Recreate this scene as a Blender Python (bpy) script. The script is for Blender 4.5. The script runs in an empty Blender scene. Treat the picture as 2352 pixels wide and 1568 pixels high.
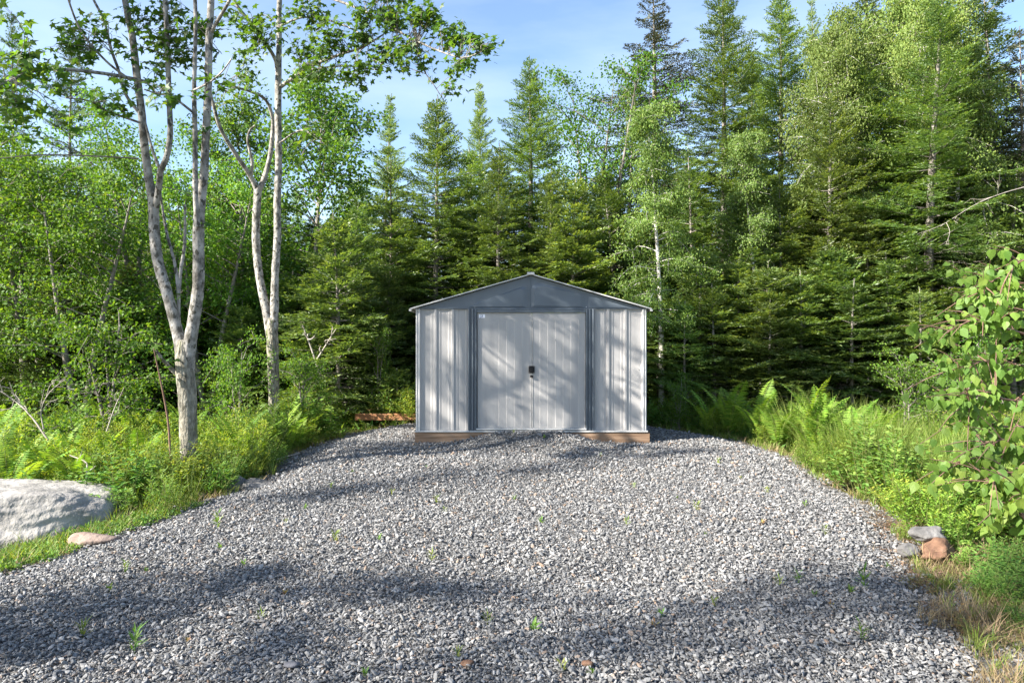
import bpy, math, random
import numpy as np
from mathutils import Vector, Matrix, noise as mnoise

SC = bpy.context.scene
COL = SC.collection
PI = math.pi
rng = np.random.default_rng(7)
random.seed(7)

# ------------------------------------------------------------------ camera, light, exposure
CAMZ, FPX = 1.5, 1568.0
cam_d = bpy.data.cameras.new('camera')
cam = bpy.data.objects.new('camera', cam_d); COL.objects.link(cam)
cam.location = (0, 0, CAMZ); cam.rotation_euler = (PI/2, 0, 0)
cam_d.sensor_width = 36; cam_d.lens = 24; cam_d.clip_end = 2000; cam_d.clip_start = .05
SC.camera = cam

SUN_EL, SUN_AZ = 31.0, 25.0          # azimuth: degrees behind the picture plane, light from the left
se, sa = math.radians(SUN_EL), math.radians(SUN_AZ)
TO_SUN = Vector((-math.cos(sa)*math.cos(se), -math.sin(sa)*math.cos(se), math.sin(se)))
sl = bpy.data.lights.new('sun', 'SUN'); sl.energy = 5.0; sl.angle = math.radians(.6); sl.color = (1, .94, .84)
so = bpy.data.objects.new('sun', sl); COL.objects.link(so)
so.rotation_euler = TO_SUN.to_track_quat('Z', 'Y').to_euler()

W = bpy.data.worlds.new('World'); SC.world = W; W.use_nodes = True
nt = W.node_tree; nt.nodes.clear()
wo = nt.nodes.new('ShaderNodeOutputWorld'); bg = nt.nodes.new('ShaderNodeBackground')
sky = nt.nodes.new('ShaderNodeTexSky'); sky.sky_type = 'NISHITA'; sky.sun_disc = False
sky.sun_elevation = se; sky.sun_rotation = math.atan2(TO_SUN.x, TO_SUN.y)
sky.altitude = 0; sky.air_density = 1.0; sky.dust_density = .6; sky.ozone_density = 2.0
bg.inputs[1].default_value = .080
# thin high cloud, a few wisps
tc = nt.nodes.new('ShaderNodeTexCoord'); mp = nt.nodes.new('ShaderNodeMapping'); mp.inputs['Scale'].default_value = (1.2, 1.2, 5)
mp.inputs['Rotation'].default_value = (0, .35, .2)
nz = nt.nodes.new('ShaderNodeTexNoise'); nz.inputs['Scale'].default_value = 1.6; nz.inputs['Detail'].default_value = 6; nz.inputs['Roughness'].default_value = .55
cr = nt.nodes.new('ShaderNodeValToRGB'); cr.color_ramp.elements[0].position = .42; cr.color_ramp.elements[1].position = .78
cr.color_ramp.elements[1].color = (.22, .22, .22, 1)
mx = nt.nodes.new('ShaderNodeMixRGB'); mx.inputs[2].default_value = (6.2, 6.4, 7.0, 1)
nt.links.new(tc.outputs['Generated'], mp.inputs[0]); nt.links.new(mp.outputs[0], nz.inputs[0]); nt.links.new(nz.outputs[0], cr.inputs[0])
nt.links.new(cr.outputs[0], mx.inputs[0]); nt.links.new(sky.outputs[0], mx.inputs[1]); nt.links.new(mx.outputs[0], bg.inputs[0])
nt.links.new(bg.outputs[0], wo.inputs[0])

vs = SC.view_settings
vs.view_transform = 'Standard'; vs.look = 'None'; vs.gamma = 1; vs.use_curve_mapping = False; vs.exposure = 2.02
SC.render.engine = 'CYCLES'
cy = SC.cycles
cy.max_bounces = 8; cy.diffuse_bounces = 6; cy.glossy_bounces = 2; cy.transmission_bounces = 4; cy.transparent_max_bounces = 4
cy.use_denoising = True; cy.caustics_reflective = False; cy.caustics_refractive = False
cy.use_adaptive_sampling = True; cy.adaptive_threshold = .012
cy.sample_clamp_indirect = 6

def P(px, py, d):
    """point seen at display pixel px,py at distance d"""
    return np.array(((px-1176)/FPX*d, d, CAMZ-(py-784)/FPX*d))

# ------------------------------------------------------------------ materials
def new_mat(name):
    m = bpy.data.materials.new(name); m.use_nodes = True
    n = m.node_tree; n.nodes.clear()
    return m, n, n.nodes.new('ShaderNodeOutputMaterial')
def N(n, t, **kw):
    x = n.nodes.new(t)
    for k, v in kw.items(): setattr(x, k, v)
    return x
def ramp(n, stops):
    r = N(n, 'ShaderNodeValToRGB'); e = r.color_ramp.elements
    while len(e) < len(stops): e.new(.5)
    for i, (p, c) in enumerate(stops):
        e[i].position = p; e[i].color = (*c, 1) if len(c) == 3 else c
    return r
def leaf_mat(name, cols, transl=.35, tcol=(1.5, 1.35, .5), rough=.55, spec=.25, vary=.3):
    m, n, out = new_mat(name)
    a = N(n, 'ShaderNodeAttribute', attribute_name='rnd')
    r = ramp(n, [(i/(len(cols)-1), c) for i, c in enumerate(cols)])
    n.links.new(a.outputs['Fac'], r.inputs[0])
    oi = N(n, 'ShaderNodeObjectInfo')
    hs = N(n, 'ShaderNodeHueSaturation')
    mr = N(n, 'ShaderNodeMapRange'); mr.inputs[3].default_value = 1-vary; mr.inputs[4].default_value = 1+vary
    n.links.new(oi.outputs['Random'], mr.inputs[0]); n.links.new(mr.outputs[0], hs.inputs['Value'])
    mh = N(n, 'ShaderNodeMapRange'); mh.inputs[3].default_value = .5-vary*.05; mh.inputs[4].default_value = .5+vary*.045
    wn = N(n, 'ShaderNodeMath', operation='FRACT'); ml = N(n, 'ShaderNodeMath', operation='MULTIPLY'); ml.inputs[1].default_value = 7.31
    n.links.new(oi.outputs['Random'], ml.inputs[0]); n.links.new(ml.outputs[0], wn.inputs[0]); n.links.new(wn.outputs[0], mh.inputs[0])
    n.links.new(mh.outputs[0], hs.inputs['Hue']); n.links.new(r.outputs[0], hs.inputs['Color'])
    b = N(n, 'ShaderNodeBsdfPrincipled'); b.inputs['Roughness'].default_value = rough; b.inputs['Specular IOR Level'].default_value = spec
    n.links.new(hs.outputs[0], b.inputs['Base Color'])
    t = N(n, 'ShaderNodeBsdfTranslucent'); mm = N(n, 'ShaderNodeMixRGB', blend_type='MULTIPLY'); mm.inputs[0].default_value = 1; mm.inputs[2].default_value = (*tcol, 1)
    n.links.new(hs.outputs[0], mm.inputs[1]); n.links.new(mm.outputs[0], t.inputs[0])
    mix = N(n, 'ShaderNodeMixShader'); mix.inputs[0].default_value = transl
    n.links.new(b.outputs[0], mix.inputs[1]); n.links.new(t.outputs[0], mix.inputs[2]); n.links.new(mix.outputs[0], out.inputs[0])
    return m
def noise_mat(name, stops, scale=5, detail=6, rough=.8, bump=.3, bscale=None, stretch=(1, 1, 1), spec=.2, dist=.01, speck=None, coord='Object', rand=0, metal=0):
    m, n, out = new_mat(name)
    c = N(n, 'ShaderNodeTexCoord'); mp = N(n, 'ShaderNodeMapping'); mp.inputs['Scale'].default_value = stretch
    n.links.new(c.outputs[coord], mp.inputs[0])
    nz = N(n, 'ShaderNodeTexNoise'); nz.inputs['Scale'].default_value = scale; nz.inputs['Detail'].default_value = detail; nz.inputs['Roughness'].default_value = .62
    n.links.new(mp.outputs[0], nz.inputs[0])
    r = ramp(n, stops); n.links.new(nz.outputs[0], r.inputs[0]); colout = r.outputs[0]
    if speck:
        ssc, lo, hi, scol = speck
        v = N(n, 'ShaderNodeTexNoise'); v.inputs['Scale'].default_value = ssc; v.inputs['Detail'].default_value = 3
        n.links.new(mp.outputs[0], v.inputs[0])
        rr = ramp(n, [(lo, (0, 0, 0)), (hi, (1, 1, 1))]); n.links.new(v.outputs[0], rr.inputs[0])
        mx = N(n, 'ShaderNodeMixRGB'); mx.inputs[2].default_value = (*scol, 1)
        n.links.new(rr.outputs[0], mx.inputs[0]); n.links.new(colout, mx.inputs[1]); colout = mx.outputs[0]
    if rand:
        oi = N(n, 'ShaderNodeObjectInfo'); mr = N(n, 'ShaderNodeMapRange'); mr.inputs[3].default_value = 1-rand; mr.inputs[4].default_value = 1+rand
        hs = N(n, 'ShaderNodeHueSaturation'); n.links.new(oi.outputs['Random'], mr.inputs[0]); n.links.new(mr.outputs[0], hs.inputs['Value'])
        n.links.new(colout, hs.inputs['Color']); colout = hs.outputs[0]
    b = N(n, 'ShaderNodeBsdfPrincipled'); b.inputs['Roughness'].default_value = rough; b.inputs['Specular IOR Level'].default_value = spec; b.inputs['Metallic'].default_value = metal
    n.links.new(colout, b.inputs['Base Color'])
    if bump:
        bz = N(n, 'ShaderNodeTexNoise'); bz.inputs['Scale'].default_value = bscale or scale*3; bz.inputs['Detail'].default_value = 5
        n.links.new(mp.outputs[0], bz.inputs[0])
        bp = N(n, 'ShaderNodeBump'); bp.inputs['Strength'].default_value = bump; bp.inputs['Distance'].default_value = dist
        n.links.new(bz.outputs[0], bp.inputs['Height']); n.links.new(bp.outputs[0], b.inputs['Normal'])
    n.links.new(b.outputs[0], out.inputs[0])
    return m

M = {}
M['fir'] = leaf_mat('fir_needles', [(.070, .122, .034), (.105, .175, .046), (.155, .225, .056), (.24, .30, .085)], .42, (1.4, 1.35, .5), rough=.42, spec=.6, vary=.30)
M['firdark'] = leaf_mat('spruce_needles', [(.040, .078, .024), (.062, .11, .03), (.095, .14, .04), (.14, .17, .06)], .3, (1.2, 1.2, .6), vary=.2)
M['firgrey'] = leaf_mat('grey_spruce_needles', [(.05, .065, .035), (.085, .095, .055), (.12, .12, .075), (.17, .15, .10)], .1, (1.1, 1.1, .8), vary=.1)
M['leafgreen'] = leaf_mat('alder_leaf', [(.065, .15, .020), (.095, .20, .026), (.13, .235, .03), (.20, .28, .04)], .45, vary=.25)
M['leafyellow'] = leaf_mat('birch_leaf', [(.095, .165, .035), (.13, .205, .045), (.17, .24, .055), (.23, .27, .07)], .4, (1.4, 1.3, .6), vary=.18)
M['maple'] = leaf_mat('maple_leaf', [(.045, .105, .022), (.065, .14, .025), (.085, .17, .03), (.14, .21, .04)], .45, (1.6, 1.5, .5), rough=.45, vary=.25)
M['bigleaf'] = leaf_mat('near_birch_leaf', [(.10, .19, .035), (.14, .24, .045), (.18, .28, .05), (.24, .31, .07)], .5, (1.5, 1.4, .5), rough=.5, spec=.3, vary=.2)
M['fern'] = leaf_mat('fern_frond', [(.10, .21, .03), (.15, .28, .035), (.21, .33, .045), (.29, .37, .06)], .42, vary=.3)
M['shrub'] = leaf_mat('shrub_leaf', [(.10, .19, .028), (.155, .255, .038), (.225, .31, .045), (.33, .35, .06)], .42, vary=.3)
M['herb'] = leaf_mat('herb_leaf', [(.07, .17, .03), (.10, .21, .04), (.15, .25, .05), (.19, .27, .06)], .38, vary=.25)
M['redleaf'] = leaf_mat('young_red_leaf', [(.16, .19, .05), (.25, .19, .07), (.30, .16, .08), (.22, .20, .06)], .4, (1.3, 1.1, .6), vary=.15)
M['grass'] = leaf_mat('grass_blade', [(.10, .18, .03), (.15, .23, .04), (.20, .26, .06), (.28, .28, .11)], .38, vary=.3)
M['drygrass'] = leaf_mat('dry_grass', [(.17, .13, .07), (.24, .18, .09), (.31, .24, .14), (.17, .09, .045)], .2, (1.1, 1, .8), vary=.3)
M['litter'] = leaf_mat('leaf_litter', [(.07, .045, .03), (.14, .095, .06), (.22, .15, .09), (.30, .22, .14)], .1, (1.1, 1, .8), vary=.4)
M['bark'] = noise_mat('maple_bark', [(.34, (.075, .07, .06)), (.43, (.16, .15, .135)), (.52, (.27, .255, .235)), (.66, (.38, .365, .34))], 11, 9, .88, .9, 30, (1, 1, .7), dist=.012, speck=(21, .565, .61, (.075, .07, .058)))
M['barkrough'] = noise_mat('rough_mossy_bark', [(.33, (.07, .065, .05)), (.48, (.19, .175, .14)), (.6, (.30, .28, .23)), (.75, (.42, .41, .36))], 30, 8, .92, 1.0, 45, (1, 1, .35), dist=.035, speck=(9, .60, .68, (.12, .15, .05)))
M['twig'] = noise_mat('twig_bark', [(.3, (.13, .115, .10)), (.7, (.30, .27, .24))], 12, 4, .85, .3)
M['firbark'] = noise_mat('fir_bark', [(.3, (.09, .08, .07)), (.5, (.18, .16, .14)), (.7, (.30, .28, .25))], 7, 6, .9, .6, 25, (1, 1, .4), dist=.01, rand=.25)
M['birchbark'] = noise_mat('birch_bark', [(.35, (.30, .27, .24)), (.5, (.55, .52, .48)), (.8, (.66, .64, .60))], 6, 6, .7, .3, 20, (.6, .6, 4), speck=(8, .62, .68, (.10, .09, .08)))
M['dead'] = noise_mat('dead_wood', [(.3, (.20, .17, .145)), (.7, (.42, .38, .34))], 10, 4, .9, .3, rand=.2)
M['redstem'] = noise_mat('red_brown_stem', [(.3, (.13, .075, .055)), (.7, (.24, .15, .11))], 10, 4, .7, .2)
M['stem'] = noise_mat('green_stem', [(.3, (.10, .13, .04)), (.7, (.22, .22, .08))], 10, 4, .7, .2)

def gravel_mat():
    m, n, out = new_mat('crushed_stone')
    oi = N(n, 'ShaderNodeObjectInfo')
    r = ramp(n, [(0, (.085, .085, .088)), (.25, (.125, .125, .127)), (.5, (.165, .165, .165)), (.72, (.21, .208, .206)), (.9, (.29, .285, .28)), (.955, (.24, .20, .17)), (1, (.21, .15, .11))])
    r.color_ramp.interpolation = 'LINEAR'
    n.links.new(oi.outputs['Random'], r.inputs[0])
    c = N(n, 'ShaderNodeTexCoord'); nz = N(n, 'ShaderNodeTexNoise'); nz.inputs['Scale'].default_value = 2.6; nz.inputs['Detail'].default_value = 4
    n.links.new(c.outputs['Object'], nz.inputs[0])
    mr = N(n, 'ShaderNodeMapRange'); mr.inputs[1].default_value = .3; mr.inputs[2].default_value = .7; mr.inputs[3].default_value = .78; mr.inputs[4].default_value = 1.2
    n.links.new(nz.outputs[0], mr.inputs[0])
    mm = N(n, 'ShaderNodeMixRGB', blend_type='MULTIPLY'); mm.inputs[0].default_value = 1
    n.links.new(r.outputs[0], mm.inputs[1]); n.links.new(mr.outputs[0], mm.inputs[2])
    b = N(n, 'ShaderNodeBsdfPrincipled'); b.inputs['Roughness'].default_value = .75; b.inputs['Specular IOR Level'].default_value = .3
    n.links.new(mm.outputs[0], b.inputs['Base Color']); n.links.new(b.outputs[0], out.inputs[0])
    return m
M['gravel'] = gravel_mat()
M['fines'] = noise_mat('stone_dust', [(.35, (.06, .06, .06)), (.5, (.12, .118, .115)), (.65, (.20, .195, .19))], 60, 6, .95, .8, 90, dist=.02)
M['soil'] = noise_mat('forest_floor', [(.35, (.035, .03, .018)), (.5, (.07, .06, .03)), (.65, (.13, .10, .055))], 9, 8, .95, .9, 30, dist=.04)
M['granite'] = noise_mat('granite', [(.34, (.15, .143, .134)), (.5, (.27, .255, .238)), (.66, (.36, .335, .305))], 3.2, 8, .9, .8, 16, dist=.03, speck=(85, .54, .70, (.30, .29, .28)))
M['rockgrey'] = noise_mat('grey_rock', [(.35, (.07, .068, .066)), (.5, (.125, .12, .118)), (.7, (.20, .195, .19))], 6, 8, .9, .7, 22, dist=.02)
M['rockpink'] = noise_mat('pink_rock', [(.35, (.13, .095, .08)), (.5, (.20, .15, .125)), (.7, (.27, .21, .18))], 6, 8, .9, .7, 22, dist=.02)
M['rockorange'] = noise_mat('orange_brown_rock', [(.35, (.08, .045, .03)), (.5, (.15, .085, .055)), (.7, (.20, .14, .10))], 7, 8, .9, .7, 22, dist=.02)
M['rockpale'] = noise_mat('pale_rock', [(.35, (.26, .26, .26)), (.55, (.40, .40, .39)), (.7, (.48, .47, .46))], 6, 8, .9, .6, 22, dist=.01)
M['slate'] = noise_mat('dark_slate', [(.35, (.07, .07, .08)), (.6, (.14, .14, .155))], 9, 6, .8, .5, 30)
M['paint'] = noise_mat('light_grey_steel', [(.3, (.285, .277, .273)), (.5, (.33, .32, .314)), (.7, (.365, .354, .346))], 3, 8, .45, .45, 60, (3, 3, .25), spec=.4, dist=.004)
M['paintwhite'] = noise_mat('off_white_steel', [(.3, (.42, .415, .405)), (.7, (.50, .495, .485))], 4, 4, .4, .1, spec=.45)
M['trim'] = noise_mat('slate_blue_steel', [(.3, (.078, .096, .118)), (.7, (.10, .122, .147))], 2.5, 4, .38, .2, 8, spec=.45, dist=.004)
M['black'] = noise_mat('black_plastic', [(.3, (.012, .012, .013)), (.7, (.015, .015, .016))], 20, 2, .6, 0, spec=.15)
M['screw'] = noise_mat('zinc_screw', [(.3, (.35, .35, .36)), (.7, (.55, .55, .56))], 20, 2, .35, 0, spec=.5, metal=.8)
M['sticker'] = noise_mat('white_sticker', [(.3, (.72, .74, .80)), (.7, (.80, .81, .86))], 20, 2, .35, 0)
M['ink'] = noise_mat('blue_ink', [(.3, (.03, .035, .12)), (.7, (.04, .05, .16))], 20, 2, .4, 0)
M['lumber'] = noise_mat('weathered_lumber', [(.3, (.13, .08, .05)), (.5, (.24, .155, .10)), (.7, (.33, .23, .16))], 5, 8, .8, .5, 20, (.35, 4, 7), dist=.004, speck=(2.2, .66, .72, (.12, .06, .035)))
M['lumberdark'] = noise_mat('red_brown_lumber', [(.3, (.20, .09, .045)), (.5, (.33, .16, .08)), (.7, (.42, .23, .12))], 5, 8, .8, .5, 20, (.35, 4, 7), dist=.004)

# ------------------------------------------------------------------ mesh helpers
class Acc:
    def __init__(s): s.V = []; s.F = []; s.n = 0; s.mi = []; s.r = []; s.sm = []
    def add(s, V, F, mi=0, r=None, smooth=False):
        V = np.asarray(V, float).reshape(-1, 3); F = np.asarray(F, int)
        if len(F) == 0: return
        s.V.append(V); s.F.append(F+s.n); s.n += len(V)
        s.mi.append(np.full(len(F), mi)); s.sm.append(np.full(len(F), smooth))
        s.r.append(np.full(len(F), .5) if r is None else np.asarray(r, float))
    def mesh(s, name, mats):
        me = bpy.data.meshes.new(name)
        V = np.concatenate(s.V) if s.V else np.zeros((0, 3))
        me.vertices.add(len(V)); me.vertices.foreach_set('co', V.astype(np.float32).ravel())
        idx = np.concatenate([f.ravel() for f in s.F]); tot = np.concatenate([np.full(len(f), f.shape[1]) for f in s.F])
        me.loops.add(len(idx)); me.loops.foreach_set('vertex_index', idx.astype(np.int32))
        st = np.concatenate([[0], np.cumsum(tot)[:-1]])
        me.polygons.add(len(tot)); me.polygons.foreach_set('loop_start', st.astype(np.int32)); me.polygons.foreach_set('loop_total', tot.astype(np.int32))
        me.polygons.foreach_set('material_index', np.concatenate(s.mi).astype(np.int32))
        me.polygons.foreach_set('use_smooth', np.concatenate(s.sm).astype(bool))
        at = me.attributes.new('rnd', 'FLOAT', 'FACE'); at.data.foreach_set('value', np.concatenate(s.r).astype(np.float32))
        for m in (mats if isinstance(mats, (list, tuple)) else [mats]): me.materials.append(m)
        me.update(calc_edges=True)
        return me
    def obj(s, name, mats, parent=None, loc=None):
        return link(name, s.mesh(name, mats), parent, loc)
def link(name, me, parent=None, loc=None):
    o = bpy.data.objects.new(name, me); COL.objects.link(o)
    if parent: o.parent = parent
    if loc is not None: o.location = loc
    return o
def tag(o, label=None, cat=None, group=None, kind=None):
    for k, v in (('label', label), ('category', cat), ('group', group), ('kind', kind)):
        if v: o[k] = v
    return o
def root(name, loc, label, cat, group=None, rz=0, sc=1):
    o = bpy.data.objects.new(name, None); COL.objects.link(o); o.location = tuple(loc); o.rotation_euler = (0, 0, rz)
    o.scale = sc if hasattr(sc, '__len__') else (sc, sc, sc); o.empty_display_size = .1
    return tag(o, label, cat, group)
def nrm(a): return a/np.maximum(np.linalg.norm(a, axis=-1, keepdims=True), 1e-9)
def unit(n): return nrm(rng.normal(size=(n, 3)))
def kites(acc, Pt, D, U, L, Wd, r, mi=0, fold=.12, at=.42):
    n = len(Pt)
    if n == 0: return
    L = np.broadcast_to(np.asarray(L, float), (n,))[:, None]; Wd = np.broadcast_to(np.asarray(Wd, float), (n,))[:, None]
    D = nrm(D); B = nrm(np.cross(D, U)); Nn = np.cross(B, D)
    v0 = Pt; v2 = Pt+D*L; mid = Pt+D*L*at+Nn*Wd*fold
    V = np.stack([v0, mid+B*Wd/2, v2, mid-B*Wd/2], 1).reshape(-1, 3)
    b = (np.arange(n)*4)[:, None]
    F = np.concatenate([b+[0, 1, 2], b+[0, 2, 3]], 1).reshape(-1, 3)
    acc.add(V, F, mi, np.repeat(np.broadcast_to(np.asarray(r, float), (n,)), 2))
def frame(T):
    up = np.array([0, 0, 1.0]) if abs(T[2]) < .9 else np.array([1.0, 0, 0])
    a = nrm(np.cross(up, T)); return a, np.cross(T, a)
def tube(acc, pts, rad, seg=6, mi=0, smooth=True, wob=0, close=True):
    pts = np.asarray(pts, float); k = len(pts); rad = np.broadcast_to(np.asarray(rad, float), (k,))
    T = nrm(np.gradient(pts, axis=0)); a, b = frame(T[0]); ang = np.arange(seg)/seg*2*PI; V = []
    for i in range(k):
        a = nrm(a-T[i]*np.dot(a, T[i])); b = np.cross(T[i], a)
        rr = rad[i]*(1+(rng.uniform(-wob, wob, seg) if wob else 0))
        V.append(pts[i]+(np.cos(ang)*rr)[:, None]*a+(np.sin(ang)*rr)[:, None]*b)
    V = np.concatenate(V); F = []
    i = np.arange(k-1)[:, None]*seg; j = np.arange(seg)[None]; j2 = (j+1) % seg
    F = np.stack([i+j, i+j2, i+seg+j2, i+seg+j], -1).reshape(-1, 4)
    acc.add(V, F, mi, None, smooth)
    if close:
        for base in (0, (k-1)*seg):
            c = V[base:base+seg].mean(0); VV = np.vstack([V[base:base+seg], c])
            acc.add(VV, [[q, (q+1) % seg, seg] for q in range(seg)], mi)
def curve(ctrl, per=6):
    """catmull-rom through control rows (any width)"""
    c = np.asarray(ctrl, float); c = np.vstack([2*c[0]-c[1], c, 2*c[-1]-c[-2]]); out = []
    for i in range(1, len(c)-2):
        t = np.linspace(0, 1, per, endpoint=False)[:, None]
        p0, p1, p2, p3 = c[i-1], c[i], c[i+1], c[i+2]
        out.append(.5*(2*p1+(p2-p0)*t+(2*p0-5*p1+4*p2-p3)*t**2+(3*p1-p0-3*p2+p3)*t**3))
    out.append(c[-2][None]); return np.concatenate(out)
def box(acc, a, b, mi=0):
    x0, y0, z0 = a; x1, y1, z1 = b
    V = [(x0, y0, z0), (x1, y0, z0), (x1, y1, z0), (x0, y1, z0), (x0, y0, z1), (x1, y0, z1), (x1, y1, z1), (x0, y1, z1)]
    acc.add(V, [[0, 3, 2, 1], [4, 5, 6, 7], [0, 1, 5, 4], [1, 2, 6, 5], [2, 3, 7, 6], [3, 0, 4, 7]], mi)
def bevel(o, w=.004, seg=2):
    m = o.modifiers.new('bevel', 'BEVEL'); m.width = w; m.segments = seg; m.limit_method = 'ANGLE'; return o

# ------------------------------------------------------------------ terrain
PAD = np.array([(-3.49, 4.65), (-3.32, 5.33), (-3.13, 5.94), (-2.9, 6.43), (-2.67, 7.03), (-2.66, 7.7), (-2.78, 8.6), (-2.74, 9.4), (-2.45, 10.8), (-1.66, 11.32),
                (2.3, 11.4), (2.9, 10.6), (3.3, 9.8), (3.4, 8.37), (3.3, 7.24), (3.31, 5.94), (3.12, 5.05), (2.85, 4.5), (2.6, 3.8), (2.4, 3.28), (2.3, 2.8), (2.1, 1.5), (2.1, 0), (-9, 0), (-9, 3.9)])
def sdist(x, y):
    """distance to the pad outline, negative inside"""
    p = np.stack([x, y], -1)[..., None, :]; a = PAD; b = np.roll(PAD, -1, 0); ab = b-a
    t = np.clip(((p-a)*ab).sum(-1)/(ab*ab).sum(-1), 0, 1); d = np.sqrt((((a+ab*t[..., None])-p)**2).sum(-1)).min(-1)
    ins = np.zeros(x.shape, bool)
    for i in range(len(a)):
        x0, y0 = a[i]; x1, y1 = b[i]
        c = ((y0 > y) != (y1 > y)) & (x < (x1-x0)*(y-y0)/((y1-y0) if y1 != y0 else 1e-9)+x0); ins ^= c
    return np.where(ins, -d, d)
def sm(t, a, b): t = np.clip((t-a)/(b-a), 0, 1); return t*t*(3-2*t)
SX, SY = .255, 9.09               # shed front centre
def undul(x, y): return .012*np.sin(x*1.9+.7*y)+.010*np.sin(y*2.7-x*.8)+.006*np.sin(x*5.1+y*4.3)
def h_pad(x, y):
    x = np.asarray(x, float); y = np.asarray(y, float)
    z = .15*sm(y, 4, 9)+undul(x, y)*sm(9.05-y, -.1, .6)
    z = z+(.152*np.exp(-np.abs((x-SX+.03)/.80)**4))*np.where(y < 9.0, np.exp(-((y-9.0)/.42)**2), 1)
    e = sdist(x, y); z = z-.10*sm(e, -.7, 0)*sm(np.abs(x), 1.5, 2.5)
    return z
def h_gnd(x, y):
    x = np.asarray(x, float); y = np.asarray(y, float); e = sdist(x, y)
    z = h_pad(x, y)*np.exp(-np.maximum(e, 0)*.6)
    side = sm(x, -1, 1)
    drop = (.26*(1-side)+.14*side)*sm(e, 0, 1.4)
    far = sm(y, 10, 40)*.3
    return np.where(e < 0, z-.03, z-.03-drop+far*(e > 0)*0+.05*np.sin(x*1.3)*np.sin(y*1.1)*sm(e, .3, 2))
def gz(x, y): return float(h_gnd(np.array([x]), np.array([y]))[0])

def grid_mesh(xs, ys, hf, keep=None):
    X, Y = np.meshgrid(xs, ys); Z = hf(X, Y); nx, ny = len(xs), len(ys)
    i = np.arange(ny-1)[:, None]*nx+np.arange(nx-1)[None]
    F = np.stack([i, i+1, i+nx+1, i+nx], -1).reshape(-1, 4)
    V = np.stack([X, Y, Z], -1).reshape(-1, 3)
    if keep is not None:
        k = keep(X, Y).ravel(); F = F[k[F].any(1)]
        u = np.unique(F); m = np.full(len(V), -1); m[u] = np.arange(len(u)); V = V[u]; F = m[F]
    a = Acc(); a.add(V, F, 0, None, True); return a
def spread(lo, hi, fine_lo, fine_hi, step, n):
    f = np.arange(fine_lo, fine_hi+step/2, step); t = np.linspace(0, 1, n+1)[1:]**2.6
    return np.concatenate([(fine_lo-(fine_lo-lo)*t)[::-1], f, fine_hi+(hi-fine_hi)*t])
tag(grid_mesh(spread(-400, 400, -12, 12, .12, 22), spread(-30, 600, 0, 16, .12, 22), h_gnd).obj('ground', M['soil']), kind='structure')
tag(grid_mesh(np.arange(-9.2, 4, .08), np.arange(0, 12.6, .08), lambda x, y: h_pad(x, y)-.004, lambda x, y: sdist(x, y) < .05).obj('gravel_pad', M['fines']), kind='structure')

# ------------------------------------------------------------------ scatter by geometry nodes
def scatter(name, pts, rots, scl, idx, sources, kind='stuff'):
    c = bpy.data.collections.new(name+'_sources')
    for o in sources: c.objects.link(o)
    me = bpy.data.meshes.new(name); n = len(pts); me.vertices.add(n)
    me.vertices.foreach_set('co', np.asarray(pts, np.float32).ravel())
    a = me.attributes.new('rot', 'FLOAT_VECTOR', 'POINT'); a.data.foreach_set('vector', np.asarray(rots, np.float32).ravel())
    a = me.attributes.new('scl', 'FLOAT_VECTOR', 'POINT'); a.data.foreach_set('vector', np.asarray(scl, np.float32).ravel())
    a = me.attributes.new('idx', 'INT', 'POINT'); a.data.foreach_set('value', np.asarray(idx, np.int32))
    o = bpy.data.objects.new(name, me); COL.objects.link(o)
    g = bpy.data.node_groups.new(name, 'GeometryNodeTree')
    g.interface.new_socket('Geometry', in_out='INPUT', socket_type='NodeSocketGeometry'); g.interface.new_socket('Geometry', in_out='OUTPUT', socket_type='NodeSocketGeometry')
    gi = g.nodes.new('NodeGroupInput'); go = g.nodes.new('NodeGroupOutput')
    ip = g.nodes.new('GeometryNodeInstanceOnPoints'); ci = g.nodes.new('GeometryNodeCollectionInfo')
    ci.inputs['Collection'].default_value = c; ci.inputs['Separate Children'].default_value = True; ci.inputs['Reset Children'].default_value = True
    def na(nm, t):
        x = g.nodes.new('GeometryNodeInputNamedAttribute'); x.data_type = t; x.inputs[0].default_value = nm; return x.outputs[0]
    ip.inputs['Pick Instance'].default_value = True
    g.links.new(gi.outputs[0], ip.inputs['Points']); g.links.new(ci.outputs[0], ip.inputs['Instance'])
    g.links.new(na('idx', 'INT'), ip.inputs['Instance Index']); g.links.new(na('rot', 'FLOAT_VECTOR'), ip.inputs['Rotation']); g.links.new(na('scl', 'FLOAT_VECTOR'), ip.inputs['Scale'])
    g.links.new(ip.outputs[0], go.inputs[0])
    m = o.modifiers.new('scatter', 'NODES'); m.node_group = g
    return tag(o, kind=kind)
def src(name, acc, mats): return bpy.data.objects.new(name, acc.mesh(name, mats))

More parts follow.
